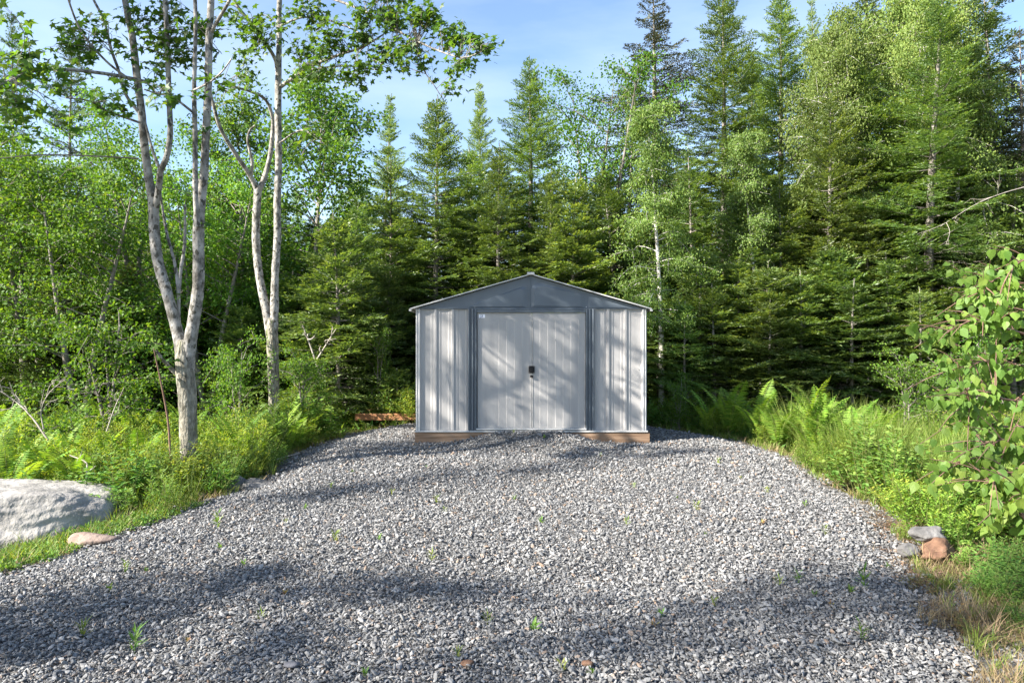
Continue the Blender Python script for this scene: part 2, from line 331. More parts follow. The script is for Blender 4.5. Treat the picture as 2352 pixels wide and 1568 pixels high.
ICO_V = None
def ico():
    t = (1+5**.5)/2
    V = nrm(np.array([(-1, t, 0), (1, t, 0), (-1, -t, 0), (1, -t, 0), (0, -1, t), (0, 1, t), (0, -1, -t), (0, 1, -t), (t, 0, -1), (t, 0, 1), (-t, 0, -1), (-t, 0, 1)], float))
    F = np.array([(0, 11, 5), (0, 5, 1), (0, 1, 7), (0, 7, 10), (0, 10, 11), (1, 5, 9), (5, 11, 4), (11, 10, 2), (10, 7, 6), (7, 1, 8), (3, 9, 4), (3, 4, 2), (3, 2, 6), (3, 6, 8), (3, 8, 9), (4, 9, 5), (2, 4, 11), (6, 2, 10), (8, 6, 7), (9, 8, 1)])
    return V, F
def sub(V, F):
    V = list(map(tuple, V)); cache = {}; out = []
    def mid(a, b):
        k = (min(a, b), max(a, b))
        if k not in cache:
            v = nrm((np.array(V[a])+np.array(V[b]))); V.append(tuple(v)); cache[k] = len(V)-1
        return cache[k]
    for a, b, c in F:
        x, y, z = mid(a, b), mid(b, c), mid(c, a); out += [(a, x, z), (b, y, x), (c, z, y), (x, y, z)]
    return np.array(V), np.array(out)
stones = []
for i in range(9):
    V, F = ico(); V = V*rng.uniform(.72, 1.18, (12, 1))
    for _ in range(5):                                   # cleave flat faces
        nn = unit(1)[0]; dd = V@nn; lim = rng.uniform(.45, .75); V = V-np.outer(np.maximum(dd-lim, 0), nn)
    V = V*np.array([1.05, rng.uniform(.5, .8), rng.uniform(.30, .5)])
    a = Acc(); a.add(V, F, 0); stones.append(src('stone_%s' % 'abcdefghi'[i], a, M['gravel']))
def gravel_points(sp, y0, y1, lift):
    xs = np.arange(-9, 4, sp); ys = np.arange(y0, y1, sp); X, Y = np.meshgrid(xs, ys)
    X = (X+rng.uniform(-.5, .5, X.shape)*sp).ravel(); Y = (Y+rng.uniform(-.5, .5, Y.shape)*sp).ravel()
    k = (np.abs(X) < .76*Y+1.1)
    X, Y = X[k], Y[k]
    e = sdist(X, Y)
    edge = e+.10*np.sin(X*7+Y*5)+.07*np.sin(X*17-Y*13)
    k = (edge < rng.exponential(.05, len(X)))
    k &= ~((np.abs(X-SX) < 1.5) & (Y > SY+.05) & (Y < SY+2.4))
    X, Y, e = X[k], Y[k], e[k]
    Z = np.where(e < 0, h_pad(X, Y), h_gnd(X, Y)+.02)+lift
    return np.stack([X, Y, Z], -1)
P1 = gravel_points(.0138, 2.3, 4.3, .003); P2 = gravel_points(.0175, 4.3, 7.0, .004); P3 = gravel_points(.0235, 7.0, 12.2, .005)
def stone_scale(n, mean, sd): return np.clip(rng.lognormal(math.log(mean), sd, n), mean*.45, mean*2.3)
pts = np.vstack([P1, P2, P3]); s = np.concatenate([stone_scale(len(P1), .0094, .46), stone_scale(len(P2), .0108, .44), stone_scale(len(P3), .0138, .38)])
n = len(pts); pts[:, 2] += rng.uniform(-.3, .8, n)*s
rot = np.stack([rng.normal(0, .5, n), rng.normal(0, .5, n), rng.uniform(0, 2*PI, n)], -1)
scatter('gravel', pts, rot, np.stack([s, s, s], -1)*rng.uniform(.85, 1.15, (n, 3)), rng.integers(0, 9, n), stones)

# ------------------------------------------------------------------ shed
def extr(acc, prof, z0, z1, mi=0, th=.004, y0=0):
    p = np.array(prof); k = len(p)
    V = [(x, y0+y, z) for z in (z0, z1) for x, y in p]+[(x, y0+y+th, z) for z in (z0, z1) for x, y in p]
    F = [[i, i+1, k+i+1, k+i] for i in range(k-1)]+[[2*k+i+1, 2*k+i, 3*k+i, 3*k+i+1] for i in range(k-1)]
    F += [[0, k, 3*k, 2*k], [k-1, 3*k-1, 4*k-1, 2*k-1]]+[[i+1, i, 2*k+i, 2*k+i+1] for i in range(k-1)]+[[k+i, k+i+1, 3*k+i+1, 3*k+i] for i in range(k-1)]
    acc.add(V, F, mi)
def Z(zy): return (1390-zy)*.001641
def Xs(zx): return (zx-1064)*.001641
WH, DEP = Z(397), 2.35
shed = root('garden_shed', (SX, SY, .30), 'light grey metal garden shed with low gable roof and sliding double doors on gravel', 'shed')
def rib_profile(x0, x1, ribs, edges=()):
    p = [(x0, 0)]
    for r in ribs: p += [(r-.026, .0), (r-.017, -.016), (r+.010, -.016), (r+.030, .0)]
    p.append((x1, 0)); return p
def fine(p):   # shallow stiffening steps between ribs
    out = [p[0]]
    for a, b in zip(p, p[1:]):
        if b[0]-a[0] > .12:
            out += [(a[0]+.03, a[1]), (a[0]+.045, a[1]+.006), (b[0]-.045, a[1]+.006), (b[0]-.03, b[1])]
        out.append(b)
    return out
a = Acc(); extr(a, fine(rib_profile(-1.505, Xs(555), (Xs(290), Xs(430)))), .02, WH); wl = a.obj('wall_panel', M['paint'], shed)
a = Acc(); extr(a, fine(rib_profile(Xs(1572), 1.505, (Xs(1690), Xs(1830)))), .02, WH); wr = a.obj('wall_panel', M['paint'], shed)
for s in (-1, 1):                                       # side walls with vertical ribs
    a = Acc(); pr = fine(rib_profile(.02, DEP-.02, [.25+.3*i for i in range(7)])); k = len(pr)
    A = Acc(); extr(A, pr, .02, WH)
    V = A.V[0]; V2 = np.stack([s*(1.512-V[:, 1]), V[:, 0], V[:, 2]], -1); a.add(V2, A.F[0][:, ::-1] if s < 0 else A.F[0]); a.obj('side_wall', M['paint'], shed)
a = Acc(); box(a, (-1.5, DEP-.02, .02), (1.5, DEP, WH)); a.obj('rear_wall', M['paint'], shed)
for s in (-1, 1):
    a = Acc(); pr = [(0, .01), (0, -.018), (.014, -.024), (.028, -.012), (.036, -.026), (.054, -.026), (.058, -.004)]
    pr = [(-1.533+x, y) for x, y in pr]
    A = Acc(); extr(A, pr, .015, WH); V = A.V[0].copy(); F = A.F[0]
    if s > 0: V[:, 0] *= -1; F = F[:, ::-1]
    a.add(V, F); a.obj('corner_trim', M['paintwhite'], shed)
for s in (-1, 1):                                       # ribbed slate blue door jambs
    lo, hi = (Xs(553), Xs(622)) if s < 0 else (Xs(1507), Xs(1574))
    w = hi-lo; pr = [(0, .0), (0, -.034), (.012, -.040), (.022, -.034), (.030, -.016), (w*.42, -.016), (w*.46, -.038), (w*.60, -.042), (w*.66, -.020), (w*.84, -.020), (w*.88, -.045), (w, -.045), (w, 0)]
    if s > 0: pr = [(w-x, y) for x, y in pr][::-1]
    a = Acc(); extr(a, [(lo+x, y) for x, y in pr], .022, WH); a.obj('door_jamb', M['trim'], shed)
a = Acc(); box(a, (Xs(624), -.040, Z(424)), (Xs(1505), .0, WH)); box(a, (Xs(624), -.047, Z(404)), (Xs(1505), -.0402, Z(399))); bevel(a.obj('door_header', M['trim'], shed), .003)
def door(x0, x1, flat_to, yy):
    d = root('door', (0, 0, 0), None, None); d.parent = shed
    del_empty = Acc(); acc = del_empty
    zb, zt = Z(1357), Z(426); ztop = Z(486)
    box(acc, (x0, yy, ztop), (x1, yy+.006, zt))
    pr = [(x0, 0)]; x = flat_to
    pr += [(x0+.008, -.006), (x0+.02, 0)]
    while x < x1-.03:
        pr += [(x, .0005), (x+.006, -.0030), (x+.05, -.0010), (x+.097, .0005)]; x += .103
    pr = [p for p in pr if p[0] < x1-.012]+[(x1-.010, 0), (x1-.006, -.007), (x1, -.007)]
    extr(acc, pr, zb, ztop-.0005, y0=yy)
    me = acc.mesh('door', M['paint']); bpy.data.objects.remove(d)
    return link('door', me, shed)
d1 = door(Xs(627), Xs(1066), Xs(800), -.012); d2 = door(Xs(1072), Xs(1503), Xs(1132), -.020)
a = Acc(); box(a, (Xs(1061), -.024, Z(1357)), (Xs(1067), -.0122, Z(428))); a.obj('door_edge', M['paintwhite'], d1)
a = Acc(); box(a, (Xs(620), -.055, Z(1372)), (Xs(1510), .0, Z(1359))); bevel(a.obj('door_sill', M['paintwhite'], shed), .002)
a = Acc(); box(a, (-1.545, -.050, 0), (1.545, DEP+.03, .018)); bevel(a.obj('base_rail', M['paintwhite'], shed), .002)
# gable
def gable():
    acc = Acc(); pk = Z(125); e0 = WH+.001; y = -.004
    def roofz(x): return WH+(pk-WH)*(1-abs(x-Xs(1060))/1.55)
    # base plate
    xs = [-1.52, Xs(1060), 1.52]; V = []
    for yy in (y, y+.03):
        V += [(-1.52, yy, e0), (1.52, yy, e0), (1.52, yy, roofz(1.52)), (Xs(1060), yy, pk), (-1.52, yy, roofz(-1.52))]
    acc.add(V, [[0, 1, 2, 3, 4]]); acc.add(V, [[9, 8, 7, 6, 5]]); acc.add(V, [[0, 5, 6, 1]])
    def emboss(poly, h=.010, inset=.06):
        p = np.array(poly); c = p.mean(0); q = c+(p-c)*(1-inset/np.linalg.norm(p-c, axis=1, keepdims=True))
        k = len(p); V = [(x, y-.0003, z) for x, z in p]+[(x, y-h, z) for x, z in q]
        acc.add(V, [[i, (i+1) % k, k+(i+1) % k, k+i] for i in range(k)]); acc.add(V, [list(range(k, 2*k))])
    emboss([(Xs(545), Z(388)), (Xs(1034), Z(388)), (Xs(1034), Z(225)), (Xs(1000), Z(212)), (Xs(640), Z(340))])
    emboss([(Xs(1062), Z(388)), (Xs(1500), Z(388)), (Xs(1500), Z(278)), (Xs(1150), Z(185)), (Xs(1085), Z(200)), (Xs(1062), Z(225))])
    emboss([(Xs(1520), Z(388)), (Xs(1860), Z(388)), (Xs(1530), Z(290))], .007, .04)
    box(acc, (-1.55, -.024, Z(396)), (1.55, y-.0005, Z(390)))
    return acc
g = gable().obj('gable_panel', M['trim'], shed)
a = Acc(); box(a, (Xs(1046), -.020, Z(392)), (Xs(1053), -.0045, Z(140))); a.obj('gable_seam', M['trim'], shed)
# roof: two pitched sheets with ribs, white edge, ridge cap, gutters
slope = (Z(118)-WH)/1.60
for s in (-1, 1):
    a = Acc(); th = .007; xe = 1.60; cx = Xs(1060)
    V = []
    for yy in (-.055, DEP+.05):
        V += [(cx, yy, Z(118)), (cx+s*xe, yy, WH), (cx+s*xe, yy, WH+th), (cx, yy, Z(118)+th)]
    a.add(V, [[0, 1, 2, 3], [7, 6, 5, 4], [0, 4, 5, 1], [3, 2, 6, 7], [1, 5, 6, 2]])
    rp = a.obj('roof_panel', M['paintwhite'], shed)
    for k in range(5):
        yy = .3+k*.45; V = []
        for x, z in ((cx, Z(118)+th), (cx+s*xe, WH+th)):
            V += [(x, yy-.02, z), (x, yy-.012, z+.018), (x, yy+.012, z+.018), (x, yy+.02, z)]
        b = Acc(); b.add(V, [[0, 1, 5, 4], [1, 2, 6, 5], [2, 3, 7, 6]]); b.obj('roof_rib', M['paintwhite'], rp)
    a = Acc(); x1 = cx+s*xe; box(a, (min(x1-s*.02, x1+s*.012), -.062, WH-.028), (max(x1-s*.02, x1+s*.012), DEP+.05, WH-.002)); a.obj('eave_trim', M['paintwhite'], shed)
    a = Acc(); V = []
    for yy in (-.066, -.0555):
        V += [(cx, yy, Z(118)-.004), (x1, yy, WH-.006), (x1, yy, WH+th+.003), (cx, yy, Z(118)+th+.003)]
    a.add(V, [[0, 1, 2, 3], [7, 6, 5, 4], [0, 4, 5, 1], [3, 2, 6, 7], [1, 5, 6, 2]]); a.obj('roof_edge_trim', M['paintwhite'], shed)
a = Acc(); cx = Xs(1060); V = []
for yy in (-.075, DEP+.06):
    V += [(cx-.055, yy, Z(122)), (cx-.045, yy, Z(104)+.004), (cx+.045, yy, Z(104)+.004), (cx+.055, yy, Z(122))]
a.add(V, [[0, 3, 2, 1], [4, 5, 6, 7], [0, 1, 5, 4], [1, 2, 6, 5], [2, 3, 7, 6], [3, 0, 4, 7]]); bevel(a.obj('ridge_cap', M['paintwhite'], shed), .006)
# lock hasp
a = Acc(); box(a, (Xs(1043), -.046, Z(914)), (Xs(1091), -.021, Z(856))); lock = bevel(a.obj('lock_plate', M['black'], shed), .004)
a = Acc(); box(a, (Xs(1056), -.056, Z(912)), (Xs(1080), -.0465, Z(866))); bevel(a.obj('hasp', M['black'], lock), .003)
for zx, zy in ((1047.5, 861), (1047.5, 908), (1086.5, 861), (1086.5, 908)):
    a = Acc(); tube(a, [(Xs(zx), -.046, Z(zy)), (Xs(zx), -.050, Z(zy))], [.0035, .003], 8); a.obj('screw', M['screw'], lock)
a = Acc(); box(a, (Xs(1055), -.056, Z(948)), (Xs(1080), -.030, Z(931))); bevel(a.obj('padlock_body', M['black'], lock), .004)
a = Acc(); th = np.linspace(0, PI, 9); tube(a, [(Xs(1067.5)+.011*math.cos(t), -.043, Z(931)+.016*math.sin(t)) for t in th], .003, 6); a.obj('shackle', M['screw'], lock)
# screws
a = Acc(); tube(a, [(0, 0, 0), (0, -.003, 0), (0, -.005, 0)], [.006, .0055, .003], 8); sme = a.mesh('screw', M['screw'])
for zx, zy, yy in [(880, 650, -.020), (880, 887, -.020), (880, 1122, -.020), (1258, 648, -.028), (1258, 885, -.028), (1258, 1122, -.028), (548, 652, -.002), (548, 885, -.002), (548, 1122, -.002),
                   (1580, 648, -.002), (1580, 1110, -.002), (320, 885, -.002), (410, 885, -.002), (1712, 880, -.002), (1808, 882, -.004), (1932, 882, -.002), (153, 885, -.03), (1972, 882, -.03), (608, 383, -.026), (1510, 380, -.026), (1500, 1355, -.056), (1680, 1355, -.004)]:
    link('screw', sme, shed, (Xs(zx), yy, Z(zy)))
# sticker
a = Acc(); box(a, (Xs(640), -.0165, Z(468)), (Xs(690), -.0125, Z(440))); st = bevel(a.obj('sticker', M['sticker'], d1), .0012)
tx = bpy.data.curves.new('lettering', 'FONT'); tx.body = 'J3'; tx.size = .045; tx.extrude = .0006; tx.align_x = 'CENTER'; tx.align_y = 'CENTER'
to = bpy.data.objects.new('lettering', tx); COL.objects.link(to)
tm = bpy.data.meshes.new_from_object(to); bpy.data.objects.remove(to); tm.materials.clear(); tm.materials.append(M['ink'])
lo = link('lettering', tm, st, (Xs(664), -.0175, Z(454))); lo.rotation_euler = (PI/2, 0, 0)

# timber base
base = root('timber_base', (SX, SY, .10), 'weathered brown lumber frame half buried in gravel under the grey shed', 'wooden base')
def board(a3, b3, mat, par, name='board'):
    a = Acc(); box(a, a3, b3); return bevel(a.obj(name, mat, par), .006)
board((-1.545, -.035, -.05), (-.30, .005, .196), M['lumber'], base)
board((-.296, -.035, -.05), (1.575, .005, .190), M['lumber'], base)
for sx in (-1.545, 1.535): board((sx, .007, -.05), (sx+.04, DEP, .196), M['lumber'], base)
board((-1.5, DEP+.002, -.05), (1.53, DEP+.04, .196), M['lumber'], base)

p = P(815, 963, 11.36); t = root('landscape_timber', (p[0], 11.36, gz(-2, 11.4)+.02), 'brown landscape timber lying across the weeds left of the shed', 'timber')
a = Acc(); zt = 1.5-(950-784)/FPX*11.36-t.location.z; zb = 1.5-(964-784)/FPX*11.36-t.location.z
box(a, (0, 0, zt-.11), (1.75, .09, zt)); o = bevel(a.obj('beam', M['lumberdark'], t), .008)

# ------------------------------------------------------------------ rocks
def rock(name, loc, size, mat, label, cat='rock', seed=0, lv=4, rough=.25, flat=1.0, cleave=5, rz=0, power=2.0):
    V, F = ico()
    for _ in range(lv): V, F = sub(V, F)
    r0 = np.random.default_rng(seed)
    e = 2/power; V = np.sign(V)*np.abs(V)**e; V = V/np.max(np.abs(V), axis=0)
    for _ in range(cleave):
        nn = nrm(r0.normal(size=3)); dd = V@nn; lim = r0.uniform(.55, .9); V = V-np.outer(np.maximum(dd-lim, 0)*.9, nn)
    out = []
    for v in V:
        q = Vector(v)*1.1+Vector((seed*3.1, 0, 0))
        d = mnoise.fractal(q, 1, 2, 5)*rough+mnoise.noise(q*9)*rough*.10+mnoise.noise(q*22)*rough*.05
        out.append(np.array(v)*(1+d*.5))
    V = np.array(out)*np.array(size)
    a = Acc(); a.add(V, F, 0, None, True); o = a.obj(name, mat, None, loc); o.rotation_euler = (0, 0, rz)
    tag(o, label, cat); return o
rock('boulder', (-4.88, 6.1, -.24), (1.30, .80, .45), M['granite'], 'large pale granite boulder with smooth flat top at left edge of the gravel', 'boulder', 3, 5, .22, cleave=4, power=3.3)
def ground_px(px, py, z=0): d = FPX*(CAMZ-z)/(py-784); return (px-1176)/FPX*d, d
x, y = ground_px(487, 1128, -.08); rock('rock', (x+.28, y-.12, -.01), (.15, .13, .13), M['rockgrey'], 'upright grey rock just right of the big forked tree base', seed=11, lv=3)
x, y = ground_px(535, 1128, -.05); rock('rock', (x+.26, y-.05, .0), (.17, .13, .10), M['rockgrey'], 'dark blocky rock tucked in weeds at left gravel edge', seed=14, lv=3, rz=.5)
x, y = ground_px(462, 1140, -.05); rock('rock', (x, y, -.10), (.07, .06, .10), M['rockpale'], 'small pale rock at the foot of the forked tree', seed=19, lv=3)
x, y = ground_px(210, 1222); rock('rock', (x, y, -.05), (.22, .10, .055), M['rockpink'], 'flat pinkish rock beside right end of the boulder', seed=15, lv=3)
x, y = ground_px(2153, 1262); rock('rock', (x, y, -.02), (.15, .11, .10), M['rockorange'], 'rusty orange brown rock at right gravel edge', seed=21, lv=3, rz=.4, rough=.5, cleave=12)
rock('rock', (x-.01, y+.10, .085), (.13, .09, .06), M['rockgrey'], 'grey flat stone leaning on the orange brown rock', seed=22, lv=3, rz=.2, rough=.5, cleave=12)
x, y = ground_px(2085, 1262); rock('rock', (x, y, .0), (.075, .05, .05), M['rockgrey'], 'small grey stone left of the orange brown rock', seed=23, lv=3)
x, y = ground_px(672, 1540); rock('rock', (x, y, .03), (.042, .025, .013), M['slate'], 'dark flat slate lying in the gravel near bottom of the photo', seed=25, lv=2)
x, y = ground_px(1075, 2008/1.306); rock('rock', (x, y, .03), (.035, .022, .015), M['rockorange'], 'small rust red stone in the foreground gravel left of middle', seed=26, lv=2)
x, y = ground_px(1350, 1538); rock('rock', (x, y, .03), (.036, .022, .016), M['rockorange'], 'small rust orange stone in the foreground gravel right of middle', seed=27, lv=2)
x, y = ground_px(600, 1095, .0); rock('rock', (x-.05, y, -.03), (.13, .07, .05), M['rockgrey'], 'low grey rock slab where trunk shadow meets left gravel edge', seed=28, lv=3)

# ------------------------------------------------------------------ plants: prototypes
def fir_meshes(seed, H, R, cb=.06, mat='fir', dens=1.0, gap=.27, droop=0, sparse=0, tipw=.35, irregular=.2, leader=.35):
    r0 = np.random.default_rng(seed); crown = Acc(); wood = Acc()
    bend = r0.normal(0, .012*H, 2); tz = np.linspace(0, H, 14)
    tr = np.stack([bend[0]*np.sin(tz/H*3), bend[1]*np.sin(tz/H*2.5+1)-bend[1]*math.sin(1), tz], -1)
    rb = .0085*H+.014; tube(wood, tr, np.maximum(rb*(1-tz/H)**.8, .006), 8, 0)
    def trunk_at(z): return np.array([np.interp(z, tz, tr[:, 0]), np.interp(z, tz, tr[:, 1]), z])
    zs = []; z = H-leader
    while z > H*cb:
        zs += [z]*1; z -= gap*.88*r0.uniform(.7, 1.25)*(1 if z < H*.85 else .8)
    for zi in zs:
        f = 1-zi/H
        nb = int(round((4+min(f*7, 2.5))*r0.uniform(.85, 1.15))); ph = r0.uniform(0, 2*PI)
        extra = 2 if f > .08 else 0
        for b in range(nb+extra):
            if sparse and r0.random() < sparse: continue
            z = zi+(r0.uniform(-.05, .05) if b < nb else r0.uniform(0, gap)); z = min(z, H-.1)
            L = R*1.12*min(f**.62, 1.5*f+.03)*r0.uniform(1-irregular*1.4, 1+irregular)+.12
            if f < .12: L = min(L, .14+f*H*.5)
            if b >= nb: L *= .55
            az = ph+b*2*PI/max(nb, 1)+r0.uniform(-.35, .35)
            e0 = math.radians(np.interp(f, [0, .12, .4, 1], [62, 38, 12, -6]))+r0.normal(0, .10)-droop*.5
            e1 = e0+r0.uniform(.0, .30)-droop*.3
            ds = .05; ns = max(int(L/ds), 3); s = np.arange(ns)*ds; t = s/L
            el = e0+(e1-e0)*t**1.5-(.12*np.sin(t*PI)*(f > .3)); azs = az+r0.normal(0, .12)*t
            D = np.stack([np.cos(azs)*np.cos(el), np.sin(azs)*np.cos(el), np.sin(el)], -1)
            Pp = trunk_at(z)+np.vstack([[0, 0, 0], np.cumsum(D*ds, 0)[:-1]])
            if L > .35: tube(wood, Pp[::max(ns//4, 1)], np.linspace(.004+.008*L, .002, len(Pp[::max(ns//4, 1)])), 3, 0, close=False)
            U = nrm(np.cross(np.cross(D, [0, 0, 1]), D)+1e-6); Lat = np.cross(D, U)
            roll = r0.normal(0, .22); U, Lat = U*math.cos(roll)+Lat*math.sin(roll), Lat*math.cos(roll)-U*math.sin(roll)
            keep = (t > .16*min(1, L/.6)) & (r0.random(ns) < .97*dens)
            for side in (-1, 1):
                kk = np.where(keep)[0]
                if not len(kk): continue
                l = np.clip((L-s[kk])*.52+.06, .06, .42)*r0.uniform(.6, 1.12, len(kk))
                ang = r0.normal(.85, .12, len(kk))[:, None]
                TD = nrm(D[kk]*np.cos(ang)+side*Lat[kk]*np.sin(ang)+U[kk]*r0.normal(-.02-droop*.5, .16, (len(kk), 1)))
                TL = nrm(np.cross(TD, U[kk])); O = Pp[kk]
                q = 0.0
                while True:
                    m = l > q
                    if not m.any(): break
                    for s2 in (-1, 1):
                        kd = nrm(TD[m]+s2*TL[m]*r0.uniform(.5, 1.0, (m.sum(), 1))+U[kk][m]*r0.normal(.10, .30, (m.sum(), 1)))
                        tipf = np.clip(q/np.maximum(l[m], .05), 0, 1)
                        kites(crown, O[m]+TD[m]*q, kd, U[kk][m]+r0.normal(0, .6, (m.sum(), 3)), r0.uniform(.05, .085, m.sum()), r0.uniform(.018, .028, m.sum()),
                              np.clip(r0.normal(.30, .20, m.sum())+tipw*tipf**3, 0, 1))
                    q += .046
                kites(crown, O+TD*(l-.02)[:, None], TD, U[kk], r0.uniform(.05, .085, len(kk)), .024, np.clip(r0.normal(.4+tipw, .2, len(kk)), 0, 1))
            kites(crown, Pp[-1:], D[-1:], U[-1:], .09, .03, .8)
            kites(crown, Pp[keep]+U[keep]*.005, nrm(D[keep]+U[keep]*.5), Lat[keep], .06, .022, r0.uniform(0, .6, keep.sum()))
    # leader needles
    zz = np.arange(H-leader*1.1, H, .02); az = r0.uniform(0, 2*PI, len(zz))
    kites(crown, np.stack([trunk_at(z) for z in zz]), np.stack([np.cos(az), np.sin(az), np.full(len(zz), 1.6)], -1), unit(len(zz)), .06, .016, .5)
    # dead lower twigs
    dw = Acc(); ndead = int(10+H*5*max(cb, .12)*6)
    for _ in range(ndead):
        z = r0.uniform(.03*H, max(cb, .18)*H+.12*H); az = r0.uniform(0, 2*PI); L = r0.uniform(.3, .75)*R*.9+.1; el = r0.uniform(-.35, .2)
        d = np.array([math.cos(az)*math.cos(el), math.sin(az)*math.cos(el), math.sin(el)]); o = trunk_at(z)
        pp = np.array([o, o+d*L*.5+[0, 0, r0.uniform(-.04, .04)], o+d*L+[0, 0, -.08*L+r0.uniform(-.05, .05)]]); tube(dw, pp, [.006, .004, .0015], 3, 0, close=False)
        for k in range(5):
            t = r0.uniform(.3, .95); q = o+d*L*t; d2 = nrm(d+r0.normal(0, .6, 3)*[1, 1, .4]); tube(dw, [q, q+d2*L*.3*r0.uniform(.5, 1)], [.003, .001], 3, 0, close=False)
    return wood.mesh('trunk', M['firbark']), crown.mesh('crown', M[mat]), dw.mesh('dead_twigs', M['dead'])

def broad_meshes(seed, H, R, cb=.25, leaf=.06, lw=.7, mat='leafgreen', bark='firbark', nprim=34, nsec=7, per=42, hang=.5, spreadz=1.0, stems=1, jit=.11, top=.75, rt=.011):
    r0 = np.random.default_rng(seed); crown = Acc(); wood = Acc()
    for sidx in range(stems):
        b = r0.normal(0, .06*H/3, 2); off = r0.normal(0, .25, 2) if stems > 1 else np.zeros(2)
        zz = np.linspace(0, H, 12); lean = r0.normal(0, .10, 2) if stems > 1 else r0.normal(0, .03, 2)
        tr = np.stack([b[0]*np.sin(zz/H*5)*.4+lean[0]*zz, b[1]*np.sin(zz/H*4)*.4+lean[1]*zz, zz], -1)
        tube(wood, tr, np.maximum((rt*H+.012)*(1-zz/H)**.85, .005), 8, 0)
        for i in range(nprim//stems):
            z = H*(cb+(1-cb)*(i+r0.random())/(nprim//stems)*.97); f = (z/H-cb)/(1-cb)
            env = R*math.sqrt(max(1-(abs(f-.38)/.66)**2, .05))*r0.uniform(.6, 1.15); L = max(env, .25)
            az = r0.uniform(0, 2*PI); el = np.interp(f, [0, 1], [.25, 1.0])+r0.normal(0, .15)
            o = np.array([np.interp(z, zz, tr[:, 0]), np.interp(z, zz, tr[:, 1]), z]); d = np.array([math.cos(az)*math.cos(el), math.sin(az)*math.cos(el), math.sin(el)])
            n = 6; t = np.linspace(0, 1, n)[:, None]; pp = o+d*L*t+np.array([0, 0, -1])*(L*hang*.45)*t**2+r0.normal(0, .04, (n, 3))*t
            tube(wood, pp, np.linspace(.006+.008*L, .003, n), 4, 0, close=False)
            for k in range(nsec):
                tt = r0.uniform(.25, 1); q = np.array([np.interp(tt, t[:, 0], pp[:, c]) for c in range(3)])
                d2 = nrm(d*.6+r0.normal(0, .75, 3)*[1, 1, .6*spreadz]-[0, 0, hang*.5]); l2 = L*r0.uniform(.25, .55)+.12
                tube(wood, [q, q+d2*l2*.5, q+d2*l2-[0, 0, hang*.1]], [.004, .003, .0015], 3, 0, close=False)
                m = int(per*r0.uniform(.6, 1.3)); u = r0.random(m)[:, None]**.8
                lp = q+d2*l2*u-np.array([0, 0, hang*.25])*u**2*l2+r0.normal(0, jit, (m, 3))*[1, 1, .8]
                ld = nrm(r0.normal(0, .6, (m, 3))+[0, 0, -hang*1.5]); kites(crown, lp, ld, r0.normal(0, .6, (m, 3))+[0, 0, 1.0-hang*.5]+np.array([-.3, -.4, 0]), leaf*r0.uniform(.7, 1.25, m), leaf*lw*r0.uniform(.8, 1.15, m), np.clip(r0.normal(.45, .24, m), 0, 1))
    return wood.mesh('trunk', M[bark]), crown.mesh('crown', M[mat])

PROTO = {}
def proto(key, H, parts): PROTO[key] = (H, parts)
def mk_fir(key, seed, H, R, **k):
    a, b, c = fir_meshes(seed, H, R, **k); proto(key, H, [('trunk', a), ('crown', b), ('dead_branch_tangle', c)])
mk_fir('firA', 1, 8.0, 1.45, cb=.05); mk_fir('firB', 2, 8.0, 1.25, cb=.10, irregular=.3); mk_fir('firC', 3, 7.0, 1.6, cb=.14, irregular=.35, dens=.85)
mk_fir('firD', 14, 7.5, 1.35, cb=.30, irregular=.5, dens=.9, sparse=.1, gap=.31); mk_fir('firE', 15, 6.5, 1.5, cb=.22, irregular=.45, droop=.12, gap=.33)
mk_fir('firF', 16, 4.5, .85, cb=.32, irregular=.45, gap=.27, sparse=.08)
mk_fir('tallA', 4, 11.5, 1.65, cb=.10, gap=.34, irregular=.3); mk_fir('tallB', 5, 12.0, 1.5, cb=.3, gap=.38, irregular=.42, dens=.85)
mk_fir('smallA', 6, 3.6, .95, cb=.05, gap=.22); mk_fir('smallB', 8, 4.2, .85, cb=.12, gap=.25, irregular=.35)
mk_fir('spruce', 9, 12.0, 1.5, cb=.25, gap=.44, mat='firgrey', droop=.25, irregular=.5, sparse=.12, dens=1.0, tipw=.2)
mk_fir('spruceD', 10, 10.0, 1.7, cb=.2, gap=.45, mat='firdark', droop=.1, irregular=.45, sparse=.12, dens=.9)
mk_fir('tiny', 12, 1.1, .38, cb=.08, gap=.15, leader=.2)
for key, seed, H, R, kw in [('alderA', 21, 6.5, 1.7, dict(cb=.10, stems=3, nprim=48, hang=.35, per=58)), ('alderB', 22, 5.5, 1.5, dict(cb=.08, stems=2, nprim=42, hang=.4, leaf=.065, per=56)),
                            ('mapleback', 23, 8.5, 2.1, dict(cb=.3, mat='maple', leaf=.085, lw=.9, nprim=46, hang=.35)), ('birchA', 24, 8.0, .95, dict(cb=.34, mat='leafyellow', bark='birchbark', leaf=.055, nprim=42, hang=1.0, per=85, rt=.008, jit=.09)),
                            ('birchB', 25, 10.0, 1.7, dict(cb=.45, mat='leafyellow', bark='birchbark', leaf=.06, nprim=46, hang=.95, per=105, rt=.009)), ('bush', 26, 2.2, 1.0, dict(cb=.05, stems=3, nprim=30, nsec=5, per=30, leaf=.055, hang=.3, jit=.07)),
                            ('sparse', 27, 8.5, 1.5, dict(cb=.35, mat='leafgreen', leaf=.055, nprim=34, nsec=6, per=42, hang=.2)), ('high', 28, 9.5, 1.45, dict(cb=.64, mat='maple', leaf=.085, lw=.9, nprim=24, nsec=6, per=16, hang=.3, jit=.14))]:
    a, b = broad_meshes(seed, H, R, **kw); proto(key, H, [('trunk', a), ('crown', b)])
